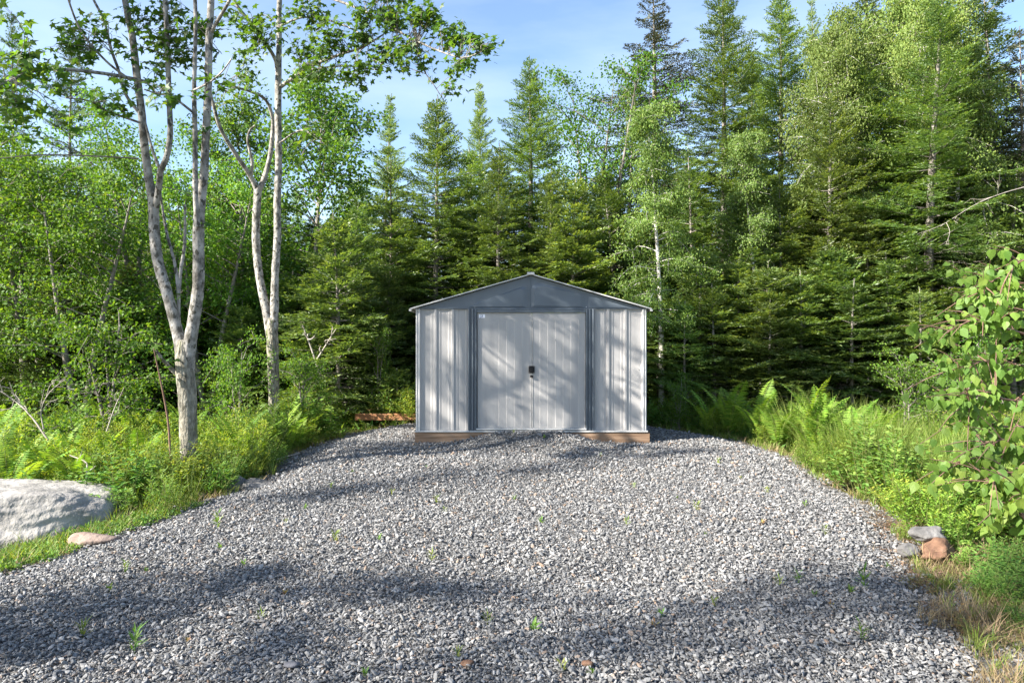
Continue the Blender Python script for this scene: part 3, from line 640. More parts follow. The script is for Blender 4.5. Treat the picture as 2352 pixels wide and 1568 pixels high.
CAT = {'fir': 'fir tree', 'tall': 'fir tree', 'small': 'fir tree', 'spruce': 'spruce tree', 'tiny': 'fir sapling', 'alder': 'leafy tree', 'maple': 'maple tree', 'birch': 'birch tree', 'bush': 'bush', 'sparse': 'leafy tree', 'high': 'leafy tree'}
NAME = {'fir': 'fir_tree', 'tall': 'fir_tree', 'small': 'fir_tree', 'spruce': 'spruce_tree', 'tiny': 'fir_sapling', 'alder': 'alder_tree', 'maple': 'maple_tree', 'birch': 'birch_tree', 'bush': 'bush', 'sparse': 'leafy_tree', 'high': 'leafy_tree'}
def plant(key, px, ytop, d, label, group=None, wx=1.0, rz=None, x=None, lean=0):
    H, parts = PROTO[key]; x = (px-1176)/FPX*d if x is None else x; z0 = gz(x, d)-.03
    h = CAMZ-(ytop-784)/FPX*d-z0; k = h/H; fam = [f for f in CAT if key.startswith(f)][-1]
    kx = (k**.6)*wx*(1.15 if fam in ('fir', 'small', 'tall') else 1)
    o = root(NAME[fam], (x, d, z0), label, CAT[fam], group, random.uniform(0, 2*PI) if rz is None else rz, (kx, kx, k))
    if lean: o.rotation_euler.y = lean
    for nm, me in parts:
        c = link(nm, me, o)
        if nm in ('crown', 'dead_branch_tangle'): c['kind'] = 'stuff'
    return o

T = [  # prototype, px, top py, distance, label, width factor
 ('spruceD', 35, 30, 19, 'slim dark spruce top against blue sky at far left edge', .75),
 ('spruceD', 172, 62, 18, 'dark spruce with narrow top left of the forked grey trunks', .9),
 ('alderA', 60, 350, 12.5, 'bright leafy alder filling the far left edge behind the boulder', 1.15),
 ('alderB', 190, 400, 11.8, 'leafy green alder directly left of the forked grey tree', 1.1),
 ('alderA', 310, 280, 13.5, 'tall leafy alder behind the forked grey tree', 1.1),
 ('alderB', -120, 330, 12, 'leafy alder cut off by the left picture edge', 1.2),
 ('alderB', 480, 420, 13, 'leafy alder showing between the two forked grey trees', 1.0),
 ('mapleback', 720, 195, 14.5, 'round crowned dark green maple behind the second forked tree', 1.05),
 ('mapleback', 560, 270, 15.5, 'shaded maple crown behind and left of the second forked tree', .9),
 ('firA', 150, 560, 11.3, 'fir with broad horizontal boughs behind the dead grey twigs at left', 1.05),
 ('firB', 300, 600, 11.8, 'fir just left of the forked tree with dark gaps below its boughs', 1.0),
 ('firC', 20, 600, 12.2, 'shadowed fir at the left edge behind the ferns', 1.0),
 ('firA', 510, 500, 12.8, 'dark fir in shade between the two forked trees', 1.0),
 ('tallB', 885, 212, 18, 'ragged topped fir with tufted dark crown left of the shed roof', .8),
 ('firA', 998, 222, 14, 'full pointed fir rising behind the left end of the shed', 1.0),
 ('tallA', 1104, 184, 18.5, 'narrow dark fir spire behind and left of the roof ridge', .62),
 ('tallA', 1213, 128, 15.5, 'tall pointed fir directly behind the roof ridge', 1.05),
 ('firC', 1065, 330, 15.5, 'bluish green fir between the two spires left of the ridge', .95),
 ('firB', 1145, 330, 13.6, 'mid green fir behind the shed just left of the ridge', .95),
 ('firD', 905, 330, 14.2, 'yellowish fir with bare pale trunk left of the shed', .9),
 ('smallA', 770, 490, 11.0, 'small pointed fir standing alone left of the shed', 1.1),
 ('smallB', 1330, 400, 12.4, 'small fir with pale tip behind the right half of the roof', 1.15),
 ('firB', 1262, 390, 13.4, 'olive fir behind the right side of the ridge', .9),
 ('alderA', 1345, 185, 17, 'airy thin leafed tree top against the sky right of the ridge', 1.1),
 ('sparse', 1430, 215, 17, 'thin leafed tree left of the tall grey spruce', .9),
 ('firC', 1400, 370, 15, 'shaggy olive fir behind the right eave of the shed', 1.0),
 ('spruce', 1495, -40, 18.5, 'tall ragged grey green spruce standing against open sky', 1.5),
 ('birchA', 1518, 232, 12.4, 'slender white stemmed birch with drooping pale leaves right of the shed', .95),
 ('firD', 1590, 330, 14.5, 'fir behind the slender white stemmed birch', .9),
 ('tallA', 1656, -70, 16, 'very tall dark fir right of the grey spruce, top cut by the picture', 1.0),
 ('tallA', 1790, -50, 17.5, 'very tall bluish fir left of the big yellow birch crown', 1.0),
 ('tallB', 1868, -5, 19, 'narrow fir top peeping above the yellow birch crown', .6),
 ('birchB', 1945, 30, 15, 'large birch with yellow green drooping crown at upper right', 1.0),
 ('birchB', 2050, 10, 16, 'second yellow birch crown right of the largest one', .9),
 ('firA', 1900, 210, 13.5, 'blue green fir in front of the large yellow birch', .95),
 ('firC', 2010, 130, 14, 'shaggy olive fir below the yellow birch crowns', 1.05),
 ('tallB', 2137, -60, 12.8, 'tall fir with long bare grey trunk at upper right', 1.05),
 ('birchB', 2110, 0, 14.2, 'third yellow birch crown beside the long bare trunk', .9),
 ('birchB', 1880, 90, 14.3, 'lower yellow birch crown left of the upper right group', .8),
 ('birchA', 2190, 120, 13.4, 'pale leafed birch right of the long bare trunk', 1.1),
 ('tallA', 1985, -70, 18.5, 'tall dark fir behind the yellow birch crowns', 1.1),
 ('tallB', 2080, -80, 19, 'tall fir spire between the birch crowns and the bare trunk', 1.1),
 ('tallA', 2205, -70, 17.5, 'tall fir behind and right of the long bare trunk', 1.2),
 ('tallA', 1725, 120, 19, 'fir filling the gap between the two very tall firs', 1.2),
 ('spruceD', 2270, -60, 15, 'dark spruce with gappy branches in the upper right corner', 1.35),
 ('spruce', 2345, 60, 13.5, 'brownish ragged spruce cut by the right picture edge', 1.0),
 ('firB', 2230, 200, 13, 'bushy green fir right of the long bare trunk', 1.1),
 ('birchA', 1740, 300, 13.2, 'small yellow leafed birch in the right hand firs', .9),
 ('firE', 1700, 430, 12.3, 'mid height fir right of the white stemmed birch', 1.0),
 ('firD', 1800, 400, 12.6, 'fir with layered horizontal boughs above the large fern', 1.0),
 ('smallB', 1620, 560, 11.6, 'small fir at the front edge of the woods right of the shed', 1.2),
 ('smallA', 1750, 600, 11.3, 'low fir with layered boughs over the shaded ferns', 1.25),
 ('firE', 1980, 440, 12.2, 'broad fir above the tall grass on the right', 1.0),
 ('firD', 2090, 420, 12.8, 'fir with bare lower twigs behind the tall grass', 1.0),
 ('smallB', 2120, 600, 11.6, 'small fir with flat boughs left of the near birch leaves', 1.35),
 ('firD', 2330, 380, 12.2, 'dense fir behind the near birch leaves at right edge', 1.1),
 ('firA', 2480, 300, 13, 'fir past the right picture edge', 1.1),
 ('smallA', 1925, 560, 11.8, 'small fir with thin pale stem above the large fern', 1.2),
 ('smallA', 1480, 600, 12.6, 'small fir at the right rear corner of the shed', 1.0),
 ('firC', 820, 470, 13.2, 'shadowy fir behind the small pointed fir', .9),
 ('smallB', 890, 620, 12.0, 'small fir close to the left wall of the shed', 1.1),
 ('smallA', 660, 620, 12.3, 'small dark fir behind the second forked tree', 1.1),
 ('smallB', 400, 640, 12.4, 'small dark fir behind the fork of the big tree', 1.1),
 ('smallA', 560, 690, 11.5, 'small fir in deep shade between the forked trees', 1.0),
 ('bush', 250, 740, 9.6, 'leafy bush with reddish tips left of the forked tree', 1.1),
 ('bush', 545, 810, 9.6, 'leafy bush in half shade left of the second forked trunk', .7),
 ('bush', 700, 830, 10.3, 'low leafy bush right of the second forked trunk', .8),
 ('bush', 870, 765, 11.9, 'upright maple sapling with bright leaves near the left shed wall', .35),
 ('bush', 1560, 880, 11.4, 'low leafy bush at the woods edge right of the shed', .6),
 ('bush', 2090, 840, 9.0, 'leafy bush behind the tall grass', .8),
 ('bush', 2230, 800, 9.0, 'leafy bush in shade behind the near birch', .9),
 ('tiny', 913, 845, 11.8, 'tiny bright fir sapling beside the left shed wall', 1.0),
]
for key, px, yt, d, lab, wx in T:
    if key[:3] in ('fir', 'sma') and d < 13.2: d += 1.1
    plant(key, px, yt, d, lab, None, wx)
# deeper rows, told apart by nothing
back = ['firA', 'firB', 'firC', 'tallA', 'tallB', 'alderA', 'mapleback', 'spruceD']
for i in range(80):
    d = [16.8, 20.5, 24, 29][i % 4]+random.uniform(-.8, .8); px = -500+3400*((i*0.6180339)%1.0)+random.uniform(-20, 20)
    key = random.choice(back[:5] if px > 700 else back)
    yt = random.uniform(380, 520) if px < 1450 or px > 2500 else random.uniform(330, 520)
    plant(key, px, yt, d, 'dark forest tree deep behind the front row of the woods', 'trees deep in the woods', 1.25)
for i in range(26):
    px = -300+3000*((i*0.7548776)%1.0); d = random.uniform(13.8, 16)
    plant(random.choice(['smallA', 'smallB', 'bush']), px, random.uniform(640, 760), d, 'low young tree in the shaded understorey', 'young trees in the shaded understorey', 1.3)
for i, (px, yt, d, wx) in enumerate([(1515, 640, 12.6, 1.1), (1575, 690, 12.0, .9), (1640, 650, 12.3, 1.1), (1700, 590, 12.8, 1.2), (1765, 680, 12.0, 1.0), (1835, 620, 12.4, 1.2), (1895, 560, 12.9, 1.1), (1960, 640, 12.2, 1.2), (2040, 580, 12.6, 1.2), (2110, 660, 12.0, 1.1), (2190, 600, 12.5, 1.2), (2260, 560, 12.8, 1.2)]):
    plant('firF', px, yt, d, 'thin young fir with bare lower stem at right woods edge', 'thin young firs along the right woods edge', wx)
# trees standing left of the frame that throw the long shadows
for key, x, y, h, wx in [('alderB', -7.6, 1.45, 4.4, .6), ('high', -8.6, -.6, 7.2, .6), ('high', -9.6, -1.9, 9.6, .7), ('high', -10.2, 4.6, 9.6, 1.0), ('high', -12.3, 4.0, 11.4, .9), ('high', -11.5, 2.0, 9.2, .4)]:
    H, parts = PROTO[key]; fam = [f for f in CAT if key.startswith(f)][-1]
    o = root(NAME[fam], (x, y, -.1), 'tree outside the left picture edge shading the foreground gravel', CAT[fam], 'trees beyond the left picture edge', random.uniform(0, 6), (wx, wx, h/H))
    for nm, me in parts:
        c = link(nm, me, o)
        if nm != 'trunk': c['kind'] = 'stuff'

# ------------------------------------------------------------------ forked maples traced as skeletons
def maple_outline():
    pts = []
    for ang, r in [(-90, .10), (-62, .34), (-38, .42), (-25, .62), (-8, .40), (6, .50), (25, .90), (40, .55), (55, .48), (72, .62), (90, 1.0)]:
        t = math.radians(ang); pts.append((r*math.cos(t), .30+r*math.sin(t)*.72))
    left = [(-x, y) for x, y in pts[1:-1]][::-1]
    return np.array(pts+left)
MO = maple_outline()*.5
def leaf_tris(outline, curl=.25):
    k = len(outline); c = np.array([0, .18]); V = np.vstack([np.column_stack([outline, np.zeros(k)]), [c[0], c[1], 0]])
    V[:, 2] = -curl*(np.abs(V[:, 0])**1.5)-curl*.6*np.maximum(V[:, 1], 0)**2+.0
    F = np.array([[i, (i+1) % k, k] for i in range(k)]); return V, F
def birch_outline():
    half = [(0, 0), (.20, .03), (.33, .14), (.385, .28), (.36, .42), (.29, .56), (.20, .70), (.11, .84), (0, 1.0)]
    out = []
    for i, (a, b) in enumerate(zip(half, half[1:])):
        out.append(a)
        if 0 < i < 7: m = ((a[0]+b[0])/2*.95, (a[1]+b[1])/2); out.append(m)
    out.append(half[-1])
    return np.array(out+[(-x, y) for x, y in out[1:-1]][::-1])
BO = birch_outline()
def orient(D, U):
    D = nrm(D); X = nrm(np.cross(D, U)); Nn = np.cross(X, D); return np.stack([X, D, Nn], -1)     # columns
def leaves(parent, outline, pos, D, U, size, mat, n_parts=300, curl=.25):
    """300 nearest leaves as objects, the rest as one stuff mesh"""
    V, F = leaf_tris(outline, curl); R = orient(D, U); n = len(pos)
    order = np.argsort(pos[:, 1]-.0*pos[:, 2])[:n]; vis = order
    a = Acc(); a.add(V, F, 0, np.full(len(F), .5)); protos = []
    for c in (.15, .45, .8):
        q = Acc(); q.add(V*[1, 1, rng.uniform(.5, 1.4)], F, 0, np.full(len(F), c)); protos.append(q.mesh('leaf', mat))
    infr = (np.abs(pos[:, 0]/pos[:, 1]) < .76) & ((pos[:, 2]-CAMZ)/pos[:, 1] < .51)
    key = np.where(infr, pos[:, 1], 99); order = np.argsort(key); big = order[:n_parts]; rest = order[n_parts:]
    pl = np.array(parent.location)
    for i in big:
        o = link('leaf', protos[int(rng.integers(3))], parent)
        M4 = Matrix(R[i].tolist()).to_4x4(); M4 = Matrix.Translation(Vector(pos[i]-pl)) @ M4 @ Matrix.Scale(float(size[i]), 4); o.matrix_local = M4
    if len(rest):
        VV = np.einsum('nij,kj->nki', R[rest], V)*size[rest][:, None, None]+(pos[rest]-pl)[:, None, :]
        FF = F[None]+(np.arange(len(rest))*len(V))[:, None, None]
        b = Acc(); b.add(VV.reshape(-1, 3), FF.reshape(-1, 3), 0, np.repeat(np.clip(rng.normal(.45, .25, len(rest)), 0, 1), len(F)))
        tag(b.obj('leafage', mat, parent), kind='stuff')

def traced_tree(name, label, d0, limbs, clusters, basez, rough_below, extra_leaf=0):
    """limbs: list of rows (px, py, r_px, depth offset); clusters: (px, py, rx, ry, n, depth)"""
    bx = (limbs[0][0][0]-1176)/FPX*d0
    rt = root(name, (bx, d0, basez), label, 'maple tree'); loc = np.array(rt.location)
    nodes = []
    for i, lm in enumerate(limbs):
        c = np.array([[*P(px, py, d0+dd), r/FPX*(d0+dd)] for px, py, r, dd in lm]); c = curve(c, 7); c[:, 3] = np.maximum(c[:, 3], .0025)
        k = len(c); c[1:-1, 3] *= rng.uniform(.97, 1.03, k-2)
        nodes.append(c[:, :3]); big = c[:, 3].max() > .03
        nm = 'trunk' if i == 0 else ('stem' if big else 'branch')
        a = Acc(); tube(a, c[:, :3]-loc, c[:, 3]*.93, 14 if big else 7, 0, wob=.012 if big else 0)
        a.obj(nm, M['barkrough'] if i == 0 else (M['bark'] if c[:, 3].max() > .012 else M['twig']), rt)
    nodes = np.concatenate(nodes)
    LP = []; LD = []; LU = []; tw = Acc()
    for px, py, rx, ry, n, d in clusters:
        n = int(n*1.35)
        c = P(px, py, d); sx, sz = rx/FPX*d, ry/FPX*d; sy = max(sx, sz)*.9
        nt = max(2, n//9)
        src_i = np.argsort(np.linalg.norm(nodes-c, axis=1))[:8]
        for k in range(nt):
            q = unit(1)[0]*rng.random()**.4*[sx, sy, sz]; end = c+q; st = nodes[src_i[rng.integers(8)]]
            mid = (st+end)/2+rng.normal(0, .05, 3)+[0, 0, .06]
            cp = curve(np.array([st, mid, end]), 5); tube(tw, cp-loc, np.linspace(.005, .0015, len(cp)), 4, 0, close=False)
            m = max(3, int(n/nt)); tt = rng.uniform(.62, 1, m); ii = (tt*(len(cp)-1)).astype(int)
            base = cp[ii]+rng.normal(0, .055, (m, 3))
            out = nrm(rng.normal(0, 1, (m, 3))*[1, 1, .3]+[0, 0, -.55]); LP.append(base); LD.append(out); LU.append(rng.normal(0, .45, (m, 3))+[-.25, -.35, .9])
    tag(tw.obj('twigs', M['twig'], rt), kind='stuff')
    LP, LD, LU = map(np.concatenate, (LP, LD, LU))
    leaves(rt, MO, LP, LD, LU, rng.uniform(.095, .175, len(LP)), M['maple'])
    return rt
L1 = [
 [(437, 1150, 27, 0), (435, 1100, 23, 0), (433, 1000, 21, 0), (430, 900, 22, 0), (425, 850, 23, 0), (424, 800, 21, 0), (424, 780, 15, 0)],
 [(420, 840, 15, 0), (414, 790, 15, .02), (405, 753, 13.5, .05), (386, 681, 13, .1), (362, 596, 13, .15), (354, 521, 12.5, .2), (352, 470, 12, .2), (342, 410, 10, .2), (331, 325, 9.5, .2), (325, 256, 9, .2), (314, 171, 8.7, .2), (304, 85, 8, .2), (290, 17, 7.5, .2), (270, -120, 6.5, .2), (255, -330, 4.5, .1), (250, -560, 2, 0)],
 [(430, 850, 17, 0), (436, 790, 16, -.02), (448, 716, 14.5, -.05), (456, 647, 14, -.1), (456, 528, 13.5, -.15), (461, 459, 12.5, -.15), (468, 410, 10, -.15), (473, 308, 9.5, -.15), (478, 205, 9, -.15), (480, 103, 8.6, -.15), (485, 0, 8, -.15), (492, -150, 6.5, -.1), (480, -400, 4, 0), (490, -600, 1.5, 0)],
 [(358, 480, 8, .2), (366, 420, 7.5, .1), (369, 393, 7.2, .05), (383, 359, 7, 0), (391, 307, 6.6, 0), (389, 239, 6.2, 0), (386, 154, 5.8, 0), (383, 68, 5.5, 0), (379, 0, 5.3, 0), (372, -150, 4, 0), (378, -330, 2, 0)],
 [(454, 520, 7, -.25), (449, 440, 6.5, -.3), (448, 308, 6, -.3), (446, 205, 5.2, -.3), (449, 85, 4.7, -.3), (448, 0, 4.5, -.3), (440, -160, 3.4, -.2), (446, -300, 2, -.2)],
 [(412, 780, 5, .1), (410, 699, 4.6, .15), (415, 623, 4.3, .2), (424, 562, 3.8, .25), (425, 470, 3, .3)],
 [(411, 690, 4, .15), (403, 613, 3.8, .2), (383, 535, 3.4, .3), (372, 470, 2.6, .35), (366, 420, 2, .35)],
 [(369, 393, 4, .05), (352, 350, 3.4, .12), (338, 300, 3.2, .18), (328, 262, 3, .2)],
 [(342, 190, 5, .1), (290, 178, 4.6, -.2), (239, 169, 4.4, -.5), (154, 160, 4.2, -.9), (85, 162, 4, -1.2), (34, 181, 3.8, -1.5), (-20, 205, 3.6, -1.7), (-120, 250, 2.5, -2)],
 [(322, 262, 4.5, .2), (290, 219, 4, .1), (272, 160, 3.5, 0), (256, 116, 3.4, 0), (239, 48, 3.2, 0), (215, 0, 3, 0), (190, -60, 2, 0)],
 [(300, 185, 3, 0), (243, 140, 2.8, -.2), (188, 75, 2.6, -.3), (157, 0, 2.3, -.4), (140, -60, 1.6, -.4)],
 [(321, 282, 3, .1), (246, 255, 2.5, -.3), (205, 232, 2, -.6), (150, 225, 1.5, -.8)],
 [(486, 75, 4.5, -.15), (492, 62, 4.5, -.2), (513, 27, 4.2, -.3), (530, -5, 3.6, -.4), (545, -60, 2.5, -.5)],
 [(440, 210, 3, -.3), (480, 190, 2.2, -.5), (510, 165, 1.8, -.6), (532, 135, 1.5, -.7)],
 [(448, 262, 3.4, -.3), (420, 240, 3, -.4), (396, 222, 2.6, -.5), (360, 215, 2, -.6), (330, 205, 1.6, -.7)],
 [(405, 858, 5.5, 0), (392, 845, 5, -.05), (376, 828, 4.4, -.15), (359, 805, 3.4, -.25)],
 [(318, 364, 2, .2), (200, 358, 1.8, -.3), (90, 356, 1.6, -.7), (-20, 366, 1.2, -1.0)],
]
C1 = [(210, 110, 90, 60, 90, 7.2), (60, 120, 60, 40, 40, 5.9), (350, 110, 90, 70, 120, 7.3), (470, 90, 60, 80, 90, 7.4), (260, 250, 70, 30, 50, 6.8), (170, 130, 60, 38, 60, 6.9), (130, 215, 85, 30, 60, 6.3), (40, 255, 55, 45, 60, 5.7), (90, 305, 55, 25, 28, 5.9), (185, 320, 38, 28, 30, 6.2), (362, 190, 34, 26, 30, 6.9), (365, 240, 45, 16, 22, 6.7), (455, 185, 30, 30, 26, 6.8), (330, 60, 40, 60, 60, 7.5), (420, 60, 60, 70, 110, 7.6),
      (300, 215, 30, 30, 28, 6.9), (20, 150, 36, 45, 30, 5.8), (430, 130, 50, 50, 60, 7.4), (240, 70, 30, 30, 18, 7.1), (445, 300, 14, 22, 6, 7.0), (426, 452, 14, 12, 5, 7.4), (456, 505, 10, 10, 5, 7.1), (402, 668, 6, 6, 2, 7.3), (6, 30, 14, 30, 12, 5.6),
      (300, -120, 150, 90, 110, 7.5), (470, -160, 130, 110, 110, 7.3), (380, -420, 220, 130, 140, 7.3), (150, -80, 110, 60, 60, 6.5), (367, 835, 14, 22, 9, 7.1)]
traced_tree('maple_tree', 'big forked pale barked maple at left gravel edge with several grey stems', 7.3, L1, C1, -.18, 0)
L2 = [
 [(629, 950, 14, 0), (629, 904, 13, 0), (627, 818, 14, 0), (624, 750, 14, 0), (622, 730, 11, 0)],
 [(620, 770, 10, 0), (613, 720, 10.5, 0), (595, 630, 9.5, .05), (588, 545, 9.6, .1), (591, 459, 9.6, .1), (593, 425, 9, .1)],
 [(592, 440, 7, .1), (574, 403, 5.8, 0), (540, 352, 5.2, -.2), (509, 301, 4.8, -.4), (495, 260, 4.2, -.5), (484, 215, 3, -.6), (470, 150, 2, -.7)],
 [(594, 440, 7, .1), (608, 405, 6.4, .15), (620, 359, 5.6, .2), (626, 308, 5.2, .25), (625, 266, 4.4, .2), (605, 225, 3.4, 0), (547, 202, 2.6, -.3), (495, 191, 2, -.5)],
 [(576, 408, 4, 0), (579, 372, 3.8, -.05), (569, 325, 3.3, -.1), (574, 300, 2.8, -.1), (586, 288, 2, -.15)],
 [(627, 780, 11, 0), (630, 716, 10.5, 0), (632, 630, 9.2, 0), (637, 545, 8.8, 0), (637, 459, 8.7, 0), (640, 380, 8.5, 0), (639, 308, 8.2, 0), (639, 205, 8, 0), (641, 103, 6.6, 0), (642, 0, 6, 0), (650, -160, 5, 0), (645, -330, 3.4, 0), (655, -520, 1.6, 0)],
 [(637, 160, 5, 0), (629, 130, 4.6, -.05), (588, 68, 4.2, -.2), (547, 17, 3.8, -.3), (525, -25, 3, -.4), (480, -80, 2, -.5)],
 [(644, 200, 5, 0), (711, 154, 4.2, -.4), (783, 125, 3.4, -.8), (830, 110, 2.6, -1.1), (880, 80, 1.8, -1.3)],
 [(642, -10, 4.5, 0), (700, -25, 3.6, -.4), (770, 0, 3.2, -.8), (827, 22, 3, -1.1), (882, 51, 2.8, -1.4), (940, 86, 2.5, -1.7), (1018, 121, 2, -2), (1070, 132, 1.5, -2.2), (1120, 110, 1.2, -2.4)],
 [(690, 165, 2.6, -.3), (784, 152, 2, -.8), (874, 162, 1.5, -1.2)],
 [(955, 92, 1.8, -1.75), (971, 156, 1.4, -1.8), (999, 199, 1.2, -1.85), (1018, 230, 1, -1.9)],
 [(642, 60, 3, 0), (700, 40, 2.4, -.4), (780, 55, 2, -.8), (850, 90, 1.5, -1.1)],
 [(640, 330, 2.5, 0), (690, 300, 2, -.4), (740, 320, 1.5, -.7)],
]
C2 = [(600, 60, 80, 60, 140, 9.5), (740, 190, 80, 50, 90, 9.2), (950, 150, 60, 30, 70, 8.2), (700, 40, 60, 40, 150, 9.3), (760, 95, 60, 50, 170, 9.0), (820, 60, 50, 50, 150, 8.7), (900, 40, 60, 40, 170, 8.5), (980, 35, 60, 32, 160, 8.2), (1040, 70, 40, 36, 90, 8.0), (890, 140, 60, 35, 120, 8.6), (820, 190, 45, 30, 80, 8.9), (1050, 150, 46, 24, 70, 7.9), (1118, 105, 36, 26, 55, 7.7),
      (1038, 212, 34, 18, 28, 8.1), (590, 90, 50, 60, 90, 9.6), (700, 170, 55, 40, 80, 9.3), (560, 150, 50, 50, 70, 9.4), (680, 100, 40, 40, 80, 9.5), (850, 150, 40, 40, 50, 8.7), (560, 220, 60, 40, 50, 9.3), (520, 40, 40, 40, 50, 9.5),
      (740, 310, 50, 40, 60, 9.2), (690, 380, 40, 40, 30, 9.3), (940, 110, 40, 30, 60, 8.3), (1075, 95, 40, 20, 40, 7.9),
      (700, -100, 150, 70, 140, 9.2), (560, -160, 130, 90, 110, 9.4), (900, -60, 140, 50, 140, 8.5), (650, -380, 160, 110, 120, 9.8)]
traced_tree('maple_tree', 'second slimmer forked maple midway between the big forked tree and the shed', 10.0, L2, C2, gz(-3.5, 10)-.05, 0)

# ------------------------------------------------------------------ near birch at right edge
BX, BD = 2.95, 3.35
nb = root('birch_tree', (BX, BD, gz(BX, BD)), 'near birch with large bright heart shaped leaves at right picture edge', 'birch tree')
loc = np.array(nb.location); a = Acc()
trk = curve(np.array([[BX, BD, loc[2]], [BX-.02, BD+.02, 1.0], [BX+.03, BD, 1.9], [BX-.02, BD, 2.8]]), 6); tube(a, trk-loc, np.linspace(.035, .012, len(trk)), 10); a.obj('trunk', M['birchbark'], nb)
LP, LD, LU = [], [], []
def birch_branch(ctrl, side_n=14, ln=.26, gapl=.027):
    c = curve(np.array(ctrl), 8); a = Acc(); tube(a, c-loc, np.linspace(.007, .002, len(c)), 6); a.obj('branch', M['redstem'], nb)
    subs = [c]
    for k in range(side_n):
        i = int(len(c)*rng.uniform(.25, .95)); i = min(i, len(c)-2); t = nrm(c[i+1]-c[i]); d = nrm(t+rng.normal(0, .55, 3)*[1, .8, .8]+[0, 0, .12]); l = ln*rng.uniform(.5, 1.1)
        s = curve(np.array([c[i], c[i]+d*l*.5+[0, 0, .01], c[i]+d*l-[0, 0, l*.03]]), 5); tube_a = Acc(); tube(tube_a, s-loc, np.linspace(.003, .0012, len(s)), 5); tube_a.obj('twig', M['redstem'], nb); subs.append(s)
    for s in subs:
        seg = np.linalg.norm(np.diff(s, axis=0), axis=1).sum(); n = max(3, int(seg/gapl))
        for q in range(n):
            t = (q+.5)/n
            if s is c and t < .3: continue
            x = t*(len(s)-1); i = min(int(x), len(s)-2); p = s[i]+(s[i+1]-s[i])*(x-i)
            LP.append(p+rng.normal(0, .012, 3)+[0, 0, -.012]); LD.append(nrm(rng.normal(0, .42, 3)+[0, 0, -1])); LU.append(nrm(np.array([-.7, -.6, .45])+rng.normal(0, .5, 3)))
for ctrl in [
    [(BX, BD, 1.55), P(2300, 700, 3.3), P(2260, 680, 3.2)],
    [(BX, BD, 1.75), P(2340, 650, 3.2), P(2290, 640, 3.1), P(2240, 690, 3.0)],
    [(BX, BD, 1.4), P(2330, 760, 3.1), P(2250, 735, 3.0), P(2210, 745, 2.95), P(2165, 770, 2.9)],
    [(BX, BD, 1.3), P(2320, 850, 3.2), P(2260, 830, 3.1), P(2190, 850, 3.1)],
    [(BX, BD, 1.2), P(2330, 920, 3.0), P(2270, 900, 2.95), P(2200, 940, 2.9)],
    [(BX, BD, 1.1), P(2320, 980, 3.1), P(2250, 960, 3.1), P(2190, 940, 3.1)],
    [(BX, BD, 1.0), P(2340, 1040, 2.9), P(2310, 1010, 2.85), P(2250, 1020, 2.8)],
    [(BX, BD, .9), P(2340, 1090, 2.8), P(2270, 1050, 2.8), P(2200, 1060, 2.75)],
    [(BX, BD, .8), P(2370, 1140, 2.7), P(2320, 1100, 2.7), P(2260, 1110, 2.7)],
    [(BX, BD, .7), P(2380, 1200, 2.7), P(2340, 1160, 2.7), P(2290, 1170, 2.65)],
    [(BX, BD, 1.9), P(2400, 600, 3.2), P(2340, 600, 3.1), P(2310, 640, 3.0)],
    [(BX, BD, 1.0), P(2310, 900, 3.5), P(2280, 880, 3.5), P(2240, 890, 3.6)]]:
    birch_branch([np.array(q, float) for q in ctrl])
LP = np.array(LP); leaves(nb, BO, LP, np.array(LD), np.array(LU), rng.uniform(.028, .055, len(LP)), M['bigleaf'], 300, .35)

# ------------------------------------------------------------------ undergrowth prototypes
def frond_mesh(seed, L=.75, mat='fern'):
    r0 = np.random.default_rng(seed); a = Acc(); n = 34; t = np.linspace(0, 1, n)
    el = 1.38-1.05*t**1.6; d = np.stack([np.cos(el), np.zeros(n), np.sin(el)], -1); p = np.vstack([[0, 0, 0], np.cumsum(d*L/n, 0)[:-1]])
    tube(a, p[::3], np.linspace(.004, .001, len(p[::3])), 3, 1, close=False)
    i = np.where(t > .2)[0]; prof = np.sin(np.clip((t[i]-.12)/.88, 0, 1)**.8*PI)**.7*.145*L+.010
    for s in (-1, 1):
        D = d[i]*.35+np.array([0, s, 0])+np.array([0, 0, -.18]); Uv = np.cross(D, np.array([0, s, 0])+d[i]*.0)
        up = np.stack([-np.sin(el[i]), np.zeros(len(i)), np.cos(el[i])], -1)
        kites(a, p[i], D+r0.normal(0, .06, (len(i), 3)), up, prof, np.full(len(i), L*.030), np.clip(r0.normal(.45, .2, len(i)), 0, 1), 0, .2, .35)
    return a.mesh('frond', [M[mat], M['stem']])
FR = [frond_mesh(31), frond_mesh(32, .85), frond_mesh(33, .6)]
FRN = {}
def fern(x, y, sc, label, group, n=8, upright=0.0):
    o = root('fern', (x, y, gz(x, y)-.01), label, 'fern', group, random.uniform(0, 6), sc)
    for k in range(n):
        f = link('frond', random.choice(FR), o); f.rotation_euler = (0, random.uniform(-.25, .15)-upright, k*2*PI/n+random.uniform(-.3, .3)); s = random.uniform(.8, 1.15); f.scale = (s, s, s)
    return o
